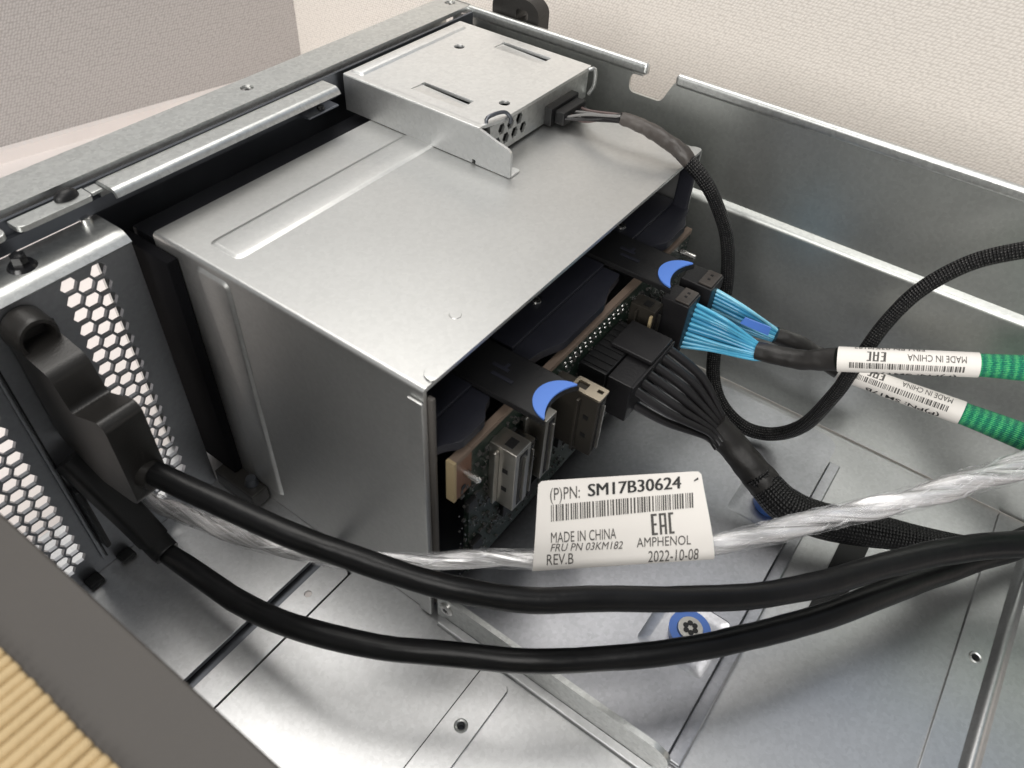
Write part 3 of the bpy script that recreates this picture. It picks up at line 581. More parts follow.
boxo('cage_bottom', 'steel_dark', cg, CX0 + 0.002, -0.0010, 0.0012, 0.1158, 0.0003, 0.0009)
boxo('side_shade_strip', 'black_matte', cg, -0.0880, -0.0700, -0.0030, -0.0002, 0.0065, 0.0800, 0.0004)  # added black strip, stands for the shade on the front of the cage side
boxo('front_foot', 'black_soft', cg, -0.0760, -0.0600, -0.0058, -0.0002, 0.0003, 0.0060, 0.0006)
bm = bmesh.new(); cyl(bm, (-0.0640, -0.0022, 0.0061), 'z', 0.0020, 0.0014, 0.0022, 20); obj('foot_screw', bm, 'steel_dark', cg, 40)

# ------------------------------------------------------------------ backplane in the cage opening
bp_ = thing('drive_backplane', 'dark green backplane circuit board with blue crescent latches in the cage opening', 'circuit board', (0.003, 0.058, 0.011))
boxo('board', 'pcb', bp_, 0.0022, 0.0036, 0.0100, 0.1140, 0.0110, 0.0590)
boxo('board_edge', 'pcb_edge', bp_, 0.0020, 0.0038, 0.0100, 0.1140, 0.0590, 0.0605)
b = boxo('corner_block', 'copper', bp_, 0.0020, 0.0040, 0.0048, 0.0100, 0.0475, 0.0592)
boxo('raw_edge', 'pcb_edge', b, 0.0020, 0.0040, 0.0048, 0.0099, 0.0592, 0.0605)
boxo('raw_edge', 'pcb_side', b, 0.0019, 0.0041, 0.0040, 0.0048, 0.0475, 0.0605)
bm = bmesh.new(); cyl(bm, (0.0040, 0.0078, 0.0545), 'x', 0.0008, 0.0008, 0.0035, 16); cyl(bm, (0.0075, 0.0078, 0.0545), 'x', 0.0008, 0.0004, 0.0006, 16); obj('guide_pin', bm, 'steel_bright', bp_, 40)
bm = bmesh.new(); cyl(bm, (0.0041, 0.0072, 0.0500), 'x', 0.0008, 0.0008, 0.0001, 16); obj('pin_hole', bm, 'black', bp_, 0)
bm = bmesh.new(); cyl(bm, (0.0036, 0.1100, 0.0545), 'x', 0.0009, 0.0009, 0.0045, 16); obj('guide_pin', bm, 'steel_bright', bp_, 40)
bm = bmesh.new()
for k in range(900):
    y = random.uniform(0.006, 0.112); z = random.uniform(0.013, 0.057); s = random.choice((0.0003, 0.0004, 0.0006)); t = random.uniform(0.7, 2.0)
    if random.random() < 0.5: box(bm, 0.0036, 0.0036 + s, y, y + s * t, z, z + s)
    else: box(bm, 0.0036, 0.0036 + s, y, y + s, z, z + s * t)
o = obj('small_components', bm, 'smd', bp_, 0); o['kind'] = 'stuff'
bm = bmesh.new()
for k in range(620):
    y = random.uniform(0.006, 0.112); z = random.uniform(0.013, 0.057)
    box(bm, 0.0036, 0.0039, y, y + 0.00025, z, z + 0.00035)
o = obj('solder_joints', bm, 'steel_bright', bp_, 0); o['kind'] = 'stuff'
for k, (y, z, sy, sz) in enumerate(((0.008, 0.040, 0.003, 0.003), (0.0225, 0.022, 0.006, 0.008), (0.034, 0.018, 0.004, 0.005), (0.010, 0.020, 0.004, 0.004), (0.047, 0.026, 0.004, 0.004))):
    boxo('chip', 'black', bp_, 0.0036, 0.0050, y, y + sy, z, z + sz, 0.0002)
pin = None
for r in range(2):
    for k in range(13):
        if pin is None:
            bm = bmesh.new(); bmesh.ops.create_uvsphere(bm, u_segments=8, v_segments=6, radius=0.00042); pin = obj('solder_pin', bm, 'steel_bright', bp_, 60); q = pin
        else:
            q = pin.copy(); COL.objects.link(q)
        q.parent = bp_; q.matrix_parent_inverse = Matrix.Identity(4)
        q.location = Vector((0.0039, 0.0465 + k * 0.0023 + r * 0.0008, 0.0575 - r * 0.0018)) - bp_.location
# sockets on the board
def socket(x1, y0, y1, z0, z1, mt='steel_shell', parent=bp_):
    s = boxo('socket_shell', mt, parent, 0.0036, x1, y0, y1, z0, z1, 0.0003)
    wy = (y1 - y0)
    boxo('slot', 'black', s, x1 - 0.0002, x1 + 0.00015, y0 + wy * 0.26, y1 - wy * 0.26, z0 + 0.0012, z1 - 0.0012)
    boxo('latch_window', 'black', s, x1 - 0.0042, x1 - 0.0020, y0 + wy * 0.22, y1 - wy * 0.30, z1 - 0.0002, z1 + 0.00015)
    for zz in (0.3, 0.62): boxo('latch_window', 'black', s, x1 - 0.0034, x1 - 0.0020, y0 - 0.00015, y0 + 0.0002, z0 + (z1 - z0) * zz, z0 + (z1 - z0) * zz + 0.0013)
    boxo('fold', mt, s, x1 - 0.0052, x1 - 0.0045, y0 - 0.0016, y0 - 0.0001, z0 + 0.001, z1 - 0.001, 0.0001)
    boxo('tongue', 'steel_shell', s, x1 - 0.0001, x1 + 0.0008, y0 + wy * 0.46, y0 + wy * 0.58, z0 + 0.002, z1 - 0.0022)
    return s
socket(0.0110, 0.0168, 0.0225, 0.0360, 0.0560)
socket(0.0100, 0.0300, 0.0345, 0.0340, 0.0550, 'steel_shell')
socket(0.0085, 0.0250, 0.0285, 0.0300, 0.0500, 'steel_shell_dark')
s = socket(0.0165, 0.0420, 0.0460, 0.0360, 0.0556, 'steel_shell_dark')
plate('cap', 'gold_cap', s, rnd([(0.0085, 0.0418), (0.0168, 0.0418), (0.0168, 0.0463), (0.0085, 0.0463)], 0.0006), [rnd([(0.0093, 0.0429), (0.0122, 0.0429), (0.0122, 0.0452), (0.0093, 0.0452)], 0.0004), [(0.0145, 0.0440), (0.0160, 0.0440), (0.0160, 0.0452), (0.0145, 0.0452)]], 'z', 0.0558, 0.0564)
socket(0.0110, 0.0800, 0.0850, 0.0340, 0.0550, 'steel_shell_dark')
boxo('tall_strip', 'pcb_side', bp_, 0.0104, 0.0112, 0.0778, 0.0788, 0.0340, 0.0548, 0.0002)
ps = boxo('power_socket', 'black', bp_, 0.0036, 0.0116, 0.0545, 0.0752, 0.0385, 0.0520, 0.0005)
for k in range(8): boxo('rib', 'black', ps, 0.0042, 0.0112, 0.0556 + k * 0.0025, 0.0566 + k * 0.0025, 0.0521, 0.0523)
# slate coloured bracket plates with wavy rear edges above the board
def bracket(y0, y1, scr):
    dy = y1 - y0
    oo = [(-0.0300, y0), (0.0008, y0), (0.0016, y0 + dy * 0.12), (0.0040, y0 + dy * 0.26), (0.0040, y0 + dy * 0.70), (0.0018, y0 + dy * 0.84), (0.0010, y1), (-0.0300, y1)]
    q = plate('bracket_plate', 'navy', bp_, rnd(oo, [0, 0.0005, 0.0012, 0.0012, 0.0012, 0.0012, 0.0005, 0], 4), [], 'z', 0.0632, 0.0655, 0.0004)
    boxo('bracket_step', 'navy', q, -0.0300, -0.0036, y0 + 0.0004, y1 - 0.0004, 0.0656, 0.0668, 0.0003)
    if scr:
        bm = bmesh.new(); cyl(bm, (-0.0087, scr, 0.0669), 'z', 0.0013, 0.0012, 0.0005, 20); c = obj('bracket_screw', bm, 'steel_bright', q, 40)
        bm = bmesh.new(); cyl(bm, (-0.0087, scr, 0.0674), 'z', 0.0007, 0.0007, 0.0001, 6); obj('recess', bm, 'black', c, 0)
    return q
bracket(0.0016, 0.0202, None); bracket(0.0342, 0.0755, 0.0515); bracket(0.0890, 0.1152, 0.0925)
boxo('bracket_wall', 'navy', bp_, -0.0040, 0.0006, 0.1140, 0.1156, 0.0400, 0.0790, 0.0006)
# black latches with blue crescent grips
def latch(yc):
    h = 0.0066; ro = 0.0104; cxi = 0.0128 + ro
    arc_in = [(cxi - ro * math.cos(a), yc - ro * math.sin(a)) for a in [R_(38) * (1 - 2 * k / 14) for k in range(15)]]
    tipx = arc_in[0][0]
    oo = [(-0.0300, yc - h), (tipx, yc - h)] + arc_in[::1] + [(tipx, yc + h), (-0.0300, yc + h)]
    oo = [(-0.0300, yc - h)] + [(tipx + 0.0002, yc - h)] + [p for p in arc_in[::-1] if abs(p[1] - yc) < h * 0.98][::-1][::-1] + [(tipx + 0.0002, yc + h), (-0.0300, yc + h)]
    ys = [p[1] for p in oo[2:-2]]
    if ys[0] > ys[-1]: oo = oo[:2] + oo[2:-2][::-1] + oo[-2:]
    q = plate('latch', 'black', bp_, oo, [], 'z', 0.0662, 0.0676, 0.0003)
    outer = [(0.0152 - 0.0064 * math.cos(a), yc + 0.0064 * math.sin(a)) for a in [R_(-86 + 172 * k / 24) for k in range(25)]]
    inner = [(cxi - 0.0001 - ro * math.cos(a), yc + ro * math.sin(a)) for a in [R_(36 - 72 * k / 20) for k in range(21)]]
    plate('grip', 'blue', q, outer + inner, [], 'z', 0.0677, 0.0681, 0.0)
    for a, b, c, d in ((-0.0020, 0.0035, -0.0022, -0.0013), (-0.0035, 0.0008, 0.0002, 0.0011), (-0.0008, 0.0000, 0.0011, 0.0026)):
        boxo('embossed_mark', 'navy', q, a, b, yc + c, yc + d, 0.0677, 0.0679)
    return q
latch(0.0264); latch(0.0822)

# ------------------------------------------------------------------ small module on top of the cage
mo = thing('front_panel_module', 'small flat steel module box resting on top of the drive cage', 'module box', (-0.063, 0.095, 0.083))
X0, X1, Y0, Y1, ZT = -0.0868, -0.0392, 0.0705, 0.1205, 0.0933
slits = [[(-0.0674, a), (-0.0506, a), (-0.0506, a + 0.0054), (-0.0674, a + 0.0054)] for a in (0.0752, 0.1115)]
cv = plate('cover', 'steel_module', mo, rnd([(X0, Y0 + 0.0012), (X1 - 0.0015, Y0 + 0.0012), (X1, Y0 + 0.008), (X1, Y1), (X0, Y1)], [0.0004, 0.0012, 0.0015, 0.0004, 0.0004]), slits + [circ(-0.0750, 0.1052, 0.0016), circ(-0.0441, 0.0851, 0.0015)], 'z', ZT - 0.0009, ZT, 0.0003)
for y0 in (0.0753, 0.1116):                                         # punched tabs sloping down to an open slit
    bm = bmesh.new(); sh = [(0.0, 0.0, -0.0001), (1.0, 0.0, -0.0001), (1.0, 1.0, -0.0010), (0.0, 1.0, -0.0004)]
    tp = [bm.verts.new((-0.0673 + 0.0166 * u, y0 + 0.0044 * v, ZT + z)) for u, v, z in sh]; lo = [bm.verts.new(v.co - Vector((0, 0, 0.0006))) for v in tp]
    bm.faces.new(tp); bm.faces.new(lo[::-1])
    for k in range(4): bm.faces.new((tp[k], lo[k], lo[(k + 1) % 4], tp[(k + 1) % 4]))
    obj('cover_tab', bm, 'steel_module', cv, 20)
emboss('cover_band', 'steel_module', cv, rnd([(-0.0866, 0.0720), (-0.0818, 0.0720), (-0.0818, 0.1180), (-0.0866, 0.1180)], 0.0014), 'z', ZT + 0.00002, ZT + 0.0005, 0.0008)
plate('side_flap', 'steel_module', mo, rnd([(X0, 0.0832), (-0.0428, 0.0832), (-0.0428, 0.0843), (-0.0416, 0.0843), (-0.0416, 0.0832), (-0.0308, 0.0832), (-0.0308, 0.0905), (-0.0355, 0.0915), (-0.0402, 0.0930), (X0, 0.0930)], [0, 0, 0.0004, 0.0004, 0, 0.0003, 0.0016, 0.002, 0.0012, 0.0006]), [], 'y', 0.0698, 0.0706, 0.0002)
profile('cover_bend', 'steel_module', mo, [(0.0699, 0.0926), (0.0699, ZT), (0.0718, ZT)], 'x', X0, -0.0408, -0.0006, 0.0011)
plate('foot_flange', 'steel_module', mo, rnd([(-0.0345, 0.0706), (-0.0308, 0.0706), (-0.0308, 0.0745), (-0.0330, 0.0745)], [0, 0, 0.0008, 0.0008]), [], 'z', 0.0831, 0.0836)
hx = []
for z, ys in ((0.0900, (0.0785, 0.0824, 0.0863)), (0.0868, (0.0766, 0.0805, 0.0844, 0.0883))):
    for y in ys: hx.append([(y + 0.0015 * math.cos(k * math.pi / 3), z + 0.0016 * math.sin(k * math.pi / 3)) for k in range(6)])
plate('rear_panel', 'steel', mo, [(0.0735, 0.0838), (Y1, 0.0838), (Y1, ZT - 0.001), (0.0735, ZT - 0.001)], hx, 'x', X1 - 0.0016, X1 - 0.0008)
boxo('module_core', 'black', mo, X0 + 0.0004, X1 - 0.0040, Y0 + 0.0003, Y1 - 0.0004, 0.0832, ZT - 0.0024)
boxo('far_side', 'steel_module', mo, X0, X1 - 0.0017, Y1 - 0.0003, Y1 + 0.0004, 0.0832, ZT - 0.001)
tubeo('wire_bail', 'steel_dark', mo, [(-0.0412, 0.0735, 0.0925, .0005), (-0.0412, 0.0740, 0.0944, .0005), (-0.0400, 0.0790, 0.0944, .0005), (-0.0385, 0.0800, 0.0930, .0005), (-0.0385, 0.0800, 0.0915, .0005)], seg=8, step=0.0005)
tubeo('wire_bail', 'steel', mo, [(-0.0392, 0.1190, 0.0925, .0006), (-0.0380, 0.1205, 0.0925, .0006), (-0.0378, 0.1208, 0.0880, .0006), (-0.0390, 0.1205, 0.0850, .0006)], seg=8, step=0.0005)
boxo('socket', 'black', mo, X1 - 0.0020, X1 + 0.0015, 0.0985, 0.1125, 0.0836, 0.0888, 0.0004)

# ------------------------------------------------------------------ module cable: plug, fine wires, tape, braid
tcab = thing('module_cable', 'thin black braided cable looping from the small module down and back up', 'cable', (0.04, 0.104, 0.007))
boxo('plug', 'black', tcab, -0.0376, -0.0345, 0.1000, 0.1112, 0.0842, 0.0880, 0.0004)
cols = ['wire_black', 'wire_white', 'wire_black', 'wire_pink', 'wire_black', 'wire_white', 'wire_black', 'wire_black', 'wire_pink', 'wire_black']
for i in range(10):
    a = i / 9; y = 0.1008 + 0.0098 * a; e = Vector(THIN[2][:3])
    off = Vector((0, math.cos(i * 2.4), math.sin(i * 2.4))) * 0.0011
    mid = Vector((-0.0295, 0.1022 + 0.0040 * a, 0.0872 + 0.0012 * math.sin(i * 1.7)))
    tubeo('wire', cols[i], tcab, [(-0.0350, y, 0.0861, .00042), tuple(mid) + (.00042,), tuple(e + off) + (.00042,)], seg=8, step=0.001)
def sub(pts, i, j): return pts[i:j]
def wrink(seed, amp, fs=500.0, lobes=0):
    def f(s, th, r):
        q = noise.noise(Vector((s * fs + seed, math.cos(th) * 1.3, math.sin(th) * 1.3)))
        return r * (1 + amp * q)
    return f
tubeo('tape_wrap', 'tape', tcab, THIN[2:5] + [tuple(0.6 * a + 0.4 * b for a, b in zip(THIN[4], THIN[5]))], seg=20, step=0.0006, rad=wrink(2, 0.16))
tubeo('braided_sleeve', 'braid_black', tcab, THIN[4:], seg=20, step=0.001, rad=lambda s, th, r: r * 0.97)

# ------------------------------------------------------------------ big black plug on the vent panel and its cable
pa = thing('power_cable', 'upper thick black cable with a big wedge shaped plug on the vent panel', 'cable', (-0.062, -0.0325, 0.033))
side = [(-0.0762, 0.0768), (-0.0640, 0.0748), (-0.0618, 0.0655), (-0.0510, 0.0705), (-0.0492, 0.0690), (-0.0498, 0.0455), (-0.0520, 0.0438), (-0.0640, 0.0420), (-0.0762, 0.0485)]
pg = plate('plug', 'black_soft', pa, rnd(side, [0.001, 0.0022, 0.0020, 0.0010, 0.0010, 0.0012, 0.0012, 0.0015, 0.001], 6), [], 'y', -0.0362, -0.0280, 0.0008)
bm = bmesh.new(); n = 20; A = []
for x, r in ((-0.0768, 0.0046), (-0.0722, 0.0044), (-0.0712, 0.0040), (-0.0712, 0.0033), (-0.0745, 0.0030)):
    A.append([bm.verts.new((x, -0.0322 + r * math.cos(2 * math.pi * k / n), 0.0778 + r * 1.1 * math.sin(2 * math.pi * k / n))) for k in range(n)])
for i in range(4):
    for k in range(n): bm.faces.new((A[i][k], A[i][(k + 1) % n], A[i + 1][(k + 1) % n], A[i + 1][k]))
bm.faces.new(A[4]); obj('thumb_hood', bm, 'black_soft', pg, 50)
for k in range(7):
    boxo('moulded_mark', 'black', pg, -0.0735 + 0.0034 * k, -0.0727 + 0.0034 * k, -0.03592, -0.0357, 0.0560 - 0.0012 * (k % 3), 0.0566 - 0.0012 * (k % 3))
tubeo('strain_relief', 'black_soft', pa, [(-0.0510, -0.0320, 0.0515, 0.0034), (-0.0480, -0.0314, 0.0516, 0.0031)], seg=24, step=0.001)
def bumpy(seed, amp=0.055):
    def f(s, th, r): return r * (1 + amp * noise.noise(Vector((s * 95 + seed, math.cos(th) * .8, math.sin(th) * .8))) + 0.4 * amp * noise.noise(Vector((s * 420 + seed, math.cos(th) * 2, math.sin(th) * 2))))
    return f
def kinked(P, seed, amp=0.00045):
    rr = random.Random(seed); return [P[0]] + [tuple(c + (rr.uniform(-amp, amp) if k < 3 else 0) for k, c in enumerate(p)) for p in P[1:]]
tubeo('cable', 'cable', pa, kinked(POWER_A, 5), seg=28, step=0.0016, rad=bumpy(1))
pb = thing('power_cable', 'lower thick black cable with a narrow plug beneath the wedge plug', 'cable', (-0.058, -0.033, 0.012))
def sq(s, th, r):
    c, q = abs(math.cos(th)), abs(math.sin(th)); return r / max(1e-6, (c ** 5 + q ** 5) ** 0.2)
tubeo('plug', 'black', pb, [(-0.0760, -0.0365, 0.0420, .0036), (-0.0710, -0.0355, 0.0350, .0036), (-0.0640, -0.0340, 0.0240, .0034), (-0.0605, -0.0334, 0.0185, .0033)], seg=32, step=0.001, rad=sq)
tubeo('collar', 'black', pb, [(-0.0606, -0.0334, 0.0188, .0034), (-0.0585, -0.0331, 0.0158, .0034), (-0.0570, -0.0330, 0.0150, .0033)], seg=28, step=0.0006)
boxo('plug_clip', 'black_gloss', pb, -0.0765, -0.0735, -0.0400, -0.0385, 0.0100, 0.0330, 0.0004)
tubeo('cable', 'cable', pb, kinked(POWER_B, 8), seg=28, step=0.0016, rad=bumpy(9))

# ------------------------------------------------------------------ clear twisted cable with the big paper label
fo = thing('clear_sleeved_cable', 'silvery clear twisted cable carrying a big white printed label', 'cable', (0.038, 0.019, 0.038))
def core(s, th, r):
    a = 0.15 * math.sin(2 * th - s * 330 + 1.5 * noise.noise(Vector((s * 60, 0, 0)))) + 0.05 * math.sin(5 * th - s * 450)
    return r * (0.84 + a)
def wrap_film(s, th, r):
    q = noise.noise(Vector((s * 150, math.cos(th - s * 160) * 1.5, math.sin(th - s * 160) * 1.5)))
    q2 = noise.noise(Vector((s * 520, math.cos(th - s * 160) * 3.2, math.sin(th - s * 160) * 3.2)))
    return r * (1.02 + 0.13 * q + 0.10 * abs(q2))
tw = tubeo('twisted_core', 'foil', fo, FOIL, seg=40, step=0.0006, rad=core)
tubeo('clear_film', 'film', fo, FOIL, seg=48, step=0.0005, rad=wrap_film)
LO, LU, LV = Vector(LABEL_ORIGIN), Vector(LABEL_U).normalized(), Vector(LABEL_V).normalized()
LV = (LV - LU * LV.dot(LU)).normalized(); LN = LU.cross(LV)
if LN.dot(Vector(CAM_LOC) - LO) < 0: LN = -LN
CR = 0.0014                                                         # the label folds round the cable at its lower edge
def curl(v):
    """height along the label -> (v, out of plane): the lower end bends back round the cable"""
    if v > CR: return v, 0.0004 * math.sin(v * 260)
    a = (CR - v) / CR; return CR - CR * math.sin(a * 1.15) * 0.98, -CR * (1 - math.cos(a * 1.15))
def lab(u, v, lift=0.0):
    vv, o = curl(v); return LO + LU * u + LV * vv + LN * (o + 0.0028 + 0.0005 * math.sin(u * 170 + 0.6) * min(1, v / 0.006) + lift)
q = LABEL_QUAD; bm = bmesh.new(); NV, NU = 26, 18; grid = []
for j in range(NV + 1):
    t = j / NV; row = []
    for i in range(NU + 1):
        s = i / NU; a = Vector(q[0]).lerp(Vector(q[3]), t); b = Vector(q[1]).lerp(Vector(q[2]), t); p = a.lerp(b, s)
        if j == NV and i in (0, NU): p = p + Vector((0.0006 if i == 0 else -0.0006, -0.0001))
        row.append(p)
    grid.append(row)
F = [[bm.verts.new(lab(p.x, p.y)) for p in row] for row in grid]; Bk = [[bm.verts.new(lab(p.x, p.y, -0.00015)) for p in row] for row in grid]
for j in range(NV):
    for i in range(NU):
        bm.faces.new((F[j][i], F[j][i + 1], F[j + 1][i + 1], F[j + 1][i])); bm.faces.new((Bk[j][i], Bk[j + 1][i], Bk[j + 1][i + 1], Bk[j][i + 1]))
for j in range(NV):
    for i in (0, NU): bm.faces.new((F[j][i], F[j + 1][i], Bk[j + 1][i], Bk[j][i]))
for i in range(NU):
    for j in (0, NV): bm.faces.new((F[j][i], F[j][i + 1], Bk[j][i + 1], Bk[j][i]))
lb = obj('label', bm, 'paper', fo, 40); lb['label'] = 'white printed label reading SM17B30624 folded round the cable'
UP = 0.00012
LABEL_WORDS = [('(P)PN:', 0), ('SM17B30624', 1), ('MADE IN CHINA', 0), ('FRU PN 03KM182', 2), ('REV.B', 0), ('AMPHENOL', 0), ('2022-10-08', 0)]
for (body, sty), (p0, p1, p2) in zip(LABEL_WORDS, LABEL_TEXT_BOX):
    vs, fs = text_mesh(body, 0.0, 0.25 if sty == 2 else 0.0)
    p0, p1, p2 = Vector(p0), Vector(p1), Vector(p2); bm = bmesh.new()
    mapped(bm, vs, fs, lambda u, v: lab(*(p0 + (p1 - p0) * u + (p2 - p0) * v), UP), 2 if p0.y < 0.005 else 0)
    if sty == 1:                                                    # heavy print: struck twice, a hair apart
        b2 = bmesh.new(); mapped(b2, vs, fs, lambda u, v: lab(*(p0 + (p1 - p0) * (u + 0.010) + (p2 - p0) * v), UP * 1.25)); obj('lettering', b2, 'ink', lb, 0)
    obj('lettering', bm, 'ink_grey' if sty != 1 else 'ink', lb, 0)
def bars(bm, fn, seed, wmin=0.004, wmax=0.014):
    rr = random.Random(seed); u = 0.0
    while u < 0.985:
        w_ = rr.choice((wmin, wmin, wmin * 1.8, wmax)); 
        u1 = min(1, u + w_)
        vs = [(u, 0), (u1, 0), (u1, 0.34), (u1, 0.67), (u1, 1), (u, 1), (u, 0.67), (u, 0.34)]
        base = [bm.verts.new(fn(a, b)) for a, b in vs]
        bm.faces.new((base[0], base[1], base[2], base[7])); bm.faces.new((base[7], base[2], base[3], base[6])); bm.faces.new((base[6], base[3], base[4], base[5]))
        u = u1 + rr.choice((wmin, wmin * 1.3, wmin * 2.2))
def quadmap(c):
    c = [Vector(p) for p in c]
    return lambda u, v: c[0].lerp(c[1], u).lerp(c[3].lerp(c[2], u), v)
bm = bmesh.new(); fm = quadmap(LABEL_BAR); bars(bm, lambda u, v: lab(*fm(u, v), UP), 4, 0.0058, 0.0125); obj('barcode', bm, 'ink_grey', lb, 0)
EAC = [  # three squared letters of the conformity mark
    (0.00, 0.12, 0.0, 1.0), (0.12, 0.27, 0.0, 0.10), (0.12, 0.24, 0.45, 0.55), (0.12, 0.27, 0.90, 1.0),
    (0.36, 0.46, 0.0, 1.0), (0.46, 0.58, 0.90, 1.0), (0.58, 0.68, 0.0, 1.0), (0.46, 0.58, 0.35, 0.45),
    (0.77, 0.88, 0.0, 1.0), (0.88, 1.0, 0.90, 1.0), (0.88, 1.0, 0.0, 0.10)]
def eac(bm, fn):
    for a, b, c, d in EAC:
        k = 4
        for i in range(k):
            c0, c1 = c + (d - c) * i / k, c + (d - c) * (i + 1) / k
            bm.faces.new([bm.verts.new(fn(*p)) for p in ((a, c0), (b, c0), (b, c1), (a, c1))])
bm = bmesh.new(); fe = quadmap(LABEL_EAC); eac(bm, lambda u, v: lab(*fe(u, v), UP)); obj('conformity_mark', bm, 'ink_grey', lb, 0)
bm = bmesh.new(); bm.faces.new([bm.verts.new(lab(u, v, UP)) for u, v in LABEL_TICK]); obj('ink_tick', bm, 'ink', lb, 0)

# ------------------------------------------------------------------ power harness on the backplane
hs = thing('power_harness', 'black wire harness plugged into the backplane and sleeved across the floor', 'cable', (0.06, 0.077, 0.009))
pl = boxo('plug', 'black_plug', hs, 0.0118, 0.0186, 0.0550, 0.0760, 0.0390, 0.0515, 0.0004)
boxo('plug_clip', 'black_plug', pl, 0.0070, 0.0190, 0.0640, 0.0755, 0.0524, 0.0536, 0.0004)
boxo('clip_stem', 'black_plug', pl, 0.0165, 0.0185, 0.0665, 0.0735, 0.0516, 0.0523)
boxo('plug_rim', 'black_plug', pl, 0.0187, 0.0194, 0.0545, 0.0764, 0.0505, 0.0522, 0.0002)
for i, wpts in enumerate(HARNESS_WIRES):
    p0 = Vector(wpts[0][:3]); st = (p0.x - 0.003, p0.y - 0.0005, p0.z + 0.0004, wpts[0][3])
    tubeo('wire', 'wire_black', hs, [st] + list(wpts) + [tuple(Vector(wpts[-1][:3]) + (Vector(HARNESS[1][:3]) - Vector(HARNESS[0][:3])) * 0.5) + (wpts[-1][3] * 0.8,)], seg=12, step=0.0012)
tubeo('heat_shrink', 'shrink', hs, HARNESS[0:3], seg=28, step=0.0008, rad=wrink(5, 0.10, 260))
tubeo('braided_sleeve', 'braid_fine', hs, [tuple(0.3 * a + 0.7 * b for a, b in zip(HARNESS[1], HARNESS[2]))] + HARNESS[2:], seg=28, step=0.001, rad=lambda s, th, r: r * 0.98 * (1 + 0.05 * noise.noise(Vector((s * 90, math.cos(th), math.sin(th))))))

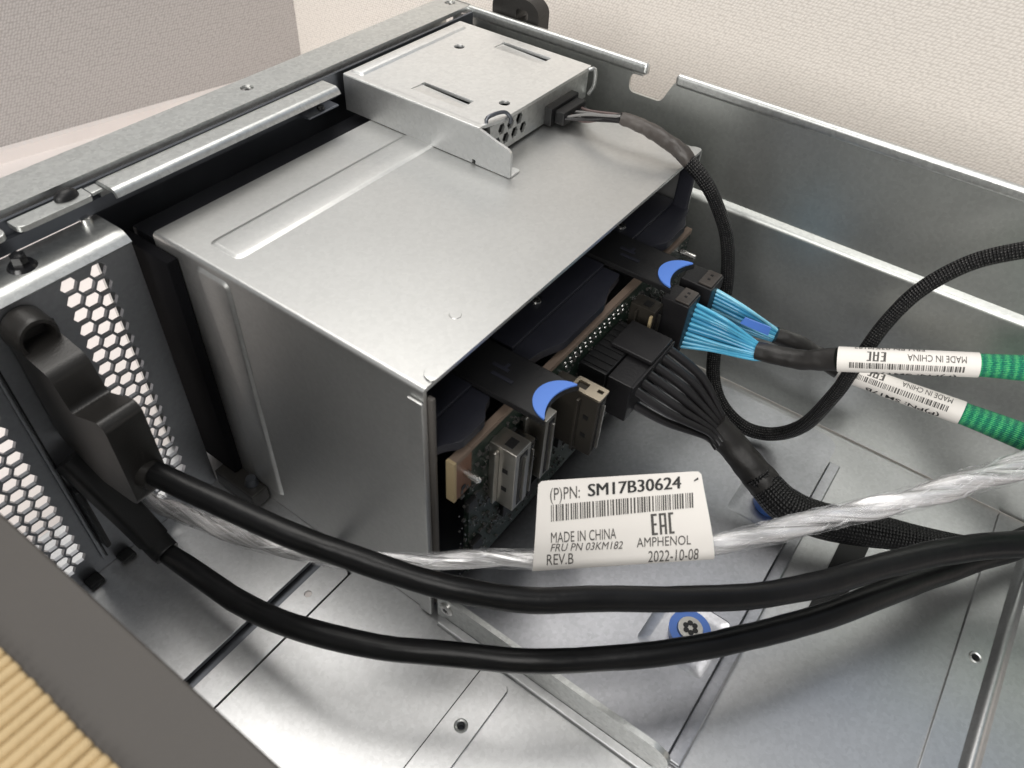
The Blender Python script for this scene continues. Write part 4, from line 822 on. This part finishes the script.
# ------------------------------------------------------------------ two data cables: blue wires, shrink, label, green braid
def data_cable(label, P, wires, ptop, cut, lab_i, seed, theta0):
    d = thing('data_cable', label, 'cable', tuple(P[3][:3]), 'blue and green data cables')
    pgx = boxo('plug', 'black_plug', d, *ptop, 0.0005)
    x0, x1, y0, y1, z0, z1 = ptop
    boxo('plug_cap', 'tape', pgx, x1 - 0.0045, x1 - 0.0005, y0 + 0.0006, y1 - 0.0006, z1 + 0.0001, z1 + 0.0007, 0.0002)
    for dy in (0.35, 0.6):
        boxo('pin_window', 'black', pgx, x1 - 0.0030, x1 - 0.0022, y0 + (y1 - y0) * dy, y0 + (y1 - y0) * dy + 0.0007, z1 + 0.00072, z1 + 0.00078)
    rw = random.Random(seed)
    for wpts in wires:
        wpts = [tuple(c + (rw.uniform(-1, 1) * (0.0000, 0.0005, 0.0002)[i] if k < 3 else 0) for k, c in enumerate(p)) for i, p in enumerate(wpts)]
        p0 = Vector(wpts[0][:3]); e = Vector(P[1][:3]); l = Vector(wpts[-1][:3])
        tubeo('wire', rw.choice(('wire_blue', 'wire_blue', 'wire_blue_dark', 'wire_blue_pale')), d, [(x1 - 0.002, p0.y, p0.z, wpts[0][3])] + list(wpts) + [tuple(l.lerp(e, 0.6)) + (wpts[-1][3],)], seg=10, step=0.0010)
    for wa, wb in zip(wires, wires[1:]):
        w2 = [tuple((p + q) / 2 for p, q in zip(pa_, pb_)) for pa_, pb_ in zip(wa, wb)]
        w2 = [(p[0] - 0.0002, p[1] + 0.0009, p[2] - 0.0004, p[3]) for p in w2]
        tubeo('wire', 'wire_blue_dark', d, [(x1 - 0.002,) + w2[0][1:]] + w2, seg=8, step=0.0012)
    tubeo('heat_shrink', 'shrink', d, P[0:4], seg=28, step=0.0007, rad=lambda s, th, r: r * (0.93 + 0.10 * noise.noise(Vector((s * 330 + seed, math.cos(th) * 1.3, math.sin(th) * 1.3)))))
    tubeo('green_sleeve', 'braid_green', d, P[3:], seg=28, step=0.001, rad=lambda s, th, r: r * 0.93)
    # paper label wrapped round the cable between P[3] and P[5]
    L3 = spline(P[3:6], 0.001); bm = bmesh.new(); tube(bm, [tuple(p) for p in L3], seg=40, step=0, caps=False, rad=lambda s, th, r: r * 1.015)
    lbl = obj('label', bm, 'paper', d, 60)
    cs = [Vector(p[:3]) for p in L3]; rs = [p[3] for p in L3]; acc = [0.0]
    for i in range(1, len(cs)): acc.append(acc[-1] + (cs[i] - cs[i - 1]).length)
    tot = acc[-1]; view = (Vector(CAM_LOC) - cs[len(cs) // 2])
    def wrap(u, ang):
        """u 0..1 along the label, ang radians round it from the side facing up and out"""
        s = u * tot; i = max(k for k in range(len(acc)) if acc[k] <= s + 1e-9); i = min(i, len(cs) - 2); t = (s - acc[i]) / max(1e-9, acc[i + 1] - acc[i])
        c = cs[i].lerp(cs[i + 1], t); r = rs[i] + (rs[i + 1] - rs[i]) * t; T = (cs[i + 1] - cs[i]).normalized()
        n1 = (view - T * T.dot(view)).normalized(); n2 = n1.cross(T)
        return c + (n1 * math.cos(ang + theta0) + n2 * math.sin(ang + theta0)) * (r * 1.015 + 0.00010)
    # printed so that it reads upside down from here: along -u, heads towards the lower side
    def flip(u0, u1, a0, a1): return lambda u, v: wrap(u1 + (u0 - u1) * u, a0 + (a1 - a0) * v)
    vs, fs = text_mesh('MADE IN CHINA'); bm = bmesh.new(); mapped(bm, vs, fs, flip(0.50, 0.90, 0.62, 0.05), 1); obj('lettering', bm, 'ink_grey', lbl, 0)
    vs, fs = text_mesh('FRU PN 03KM182'); bm = bmesh.new(); mapped(bm, vs, fs, flip(0.12, 0.62, 1.40, 1.00), 1); obj('lettering', bm, 'ink_grey', lbl, 0)
    vs, fs = text_mesh('(P)PN: SM17B', 0.015); bm = bmesh.new(); mapped(bm, vs, fs, flip(0.25, 0.85, -1.12, -1.60), 1); obj('lettering', bm, 'ink', lbl, 0)
    bm = bmesh.new(); eac(bm, flip(0.22, 0.355, 0.72, -0.05)); obj('conformity_mark', bm, 'ink_grey', lbl, 0)
    bm = bmesh.new(); bars(bm, flip(0.08, 0.89, -0.20, -0.68), seed, 0.006, 0.016); obj('barcode', bm, 'ink_grey', lbl, 0)
    return d
dA = data_cable('upper blue wire data cable with white label and green braided sleeve', DATA_A, BLUE_A, (0.0100, 0.0180, 0.0850, 0.0925, 0.0400, 0.0570), 3, 5, 11, 0.0)
dB = data_cable('lower blue wire data cable whose white label passes behind the thin black cable', DATA_B, BLUE_B, (0.0100, 0.0195, 0.0958, 0.1040, 0.0410, 0.0570), 3, 5, 23, 0.36)
# pale blue pull tab between the two blue fans
bm = bmesh.new(); a = Vector(BLUE_A[2][1][:3]) + Vector((0.003, 0.0035, 0.001)); b = Vector(BLUE_A[0][2][:3]) + Vector((0.001, 0.004, 0.0006))
up = Vector((0, 0, 1)); T = (b - a).normalized(); nn = T.cross(up).normalized(); vv = []
for s in (-1, 1):
    vv.append([bm.verts.new(p + nn * 0.0002 * s) for p in (a, b, b + up * 0.0028, a.lerp(b, 0.1) + up * 0.0024)])
bm.faces.new(vv[0]); bm.faces.new(vv[1][::-1])
for k in range(4): bm.faces.new((vv[0][k], vv[0][(k + 1) % 4], vv[1][(k + 1) % 4], vv[1][k]))
obj('pull_tab', bm, 'blue', dA, 0)

# ------------------------------------------------------------------ ribbed tan card block at the lower left
cb = thing('corrugated_card_block', 'tan ribbed corrugated card block beside the grey rim at lower left', 'cardboard', (0.0, -0.10, DZ))
boxo('core', 'card_dark', cb, -0.070, 0.070, -0.135, -0.0726, DZ, 0.0944)
rib = None
for k in range(50):
    x = -0.036 + k * 0.00156
    if rib is None:
        bm = bmesh.new(); n = 12; rows = []
        for yy, sc in ((-0.134, 1), (-0.0722, 1), (-0.0719, 0.94), (-0.0717, 0.75)):
            rows.append([bm.verts.new((0.00078 * sc * math.cos(2 * math.pi * j / n), yy + 0.10, 0.00078 * sc * math.sin(2 * math.pi * j / n))) for j in range(n)])
        for i in range(3):
            for j in range(n): bm.faces.new((rows[i][j], rows[i][(j + 1) % n], rows[i + 1][(j + 1) % n], rows[i + 1][j]))
        bm.faces.new(rows[0]); bm.faces.new(rows[3]); rib = obj('rib', bm, 'card', cb, 60); r_ = rib
    else:
        r_ = rib.copy(); COL.objects.link(r_)
    r_.parent = cb; r_.matrix_parent_inverse = Matrix.Identity(4)
    r_.location = (x + random.uniform(-0.00004, 0.00004), random.uniform(-0.0001, 0.0001), 0.0948 - DZ + random.uniform(-0.00005, 0.00005))
    k_ = random.uniform(0.97, 1.05); r_.scale = (k_, 1, k_ * random.uniform(0.95, 1.05)); r_.rotation_euler = (0, 0, random.uniform(-0.002, 0.002))
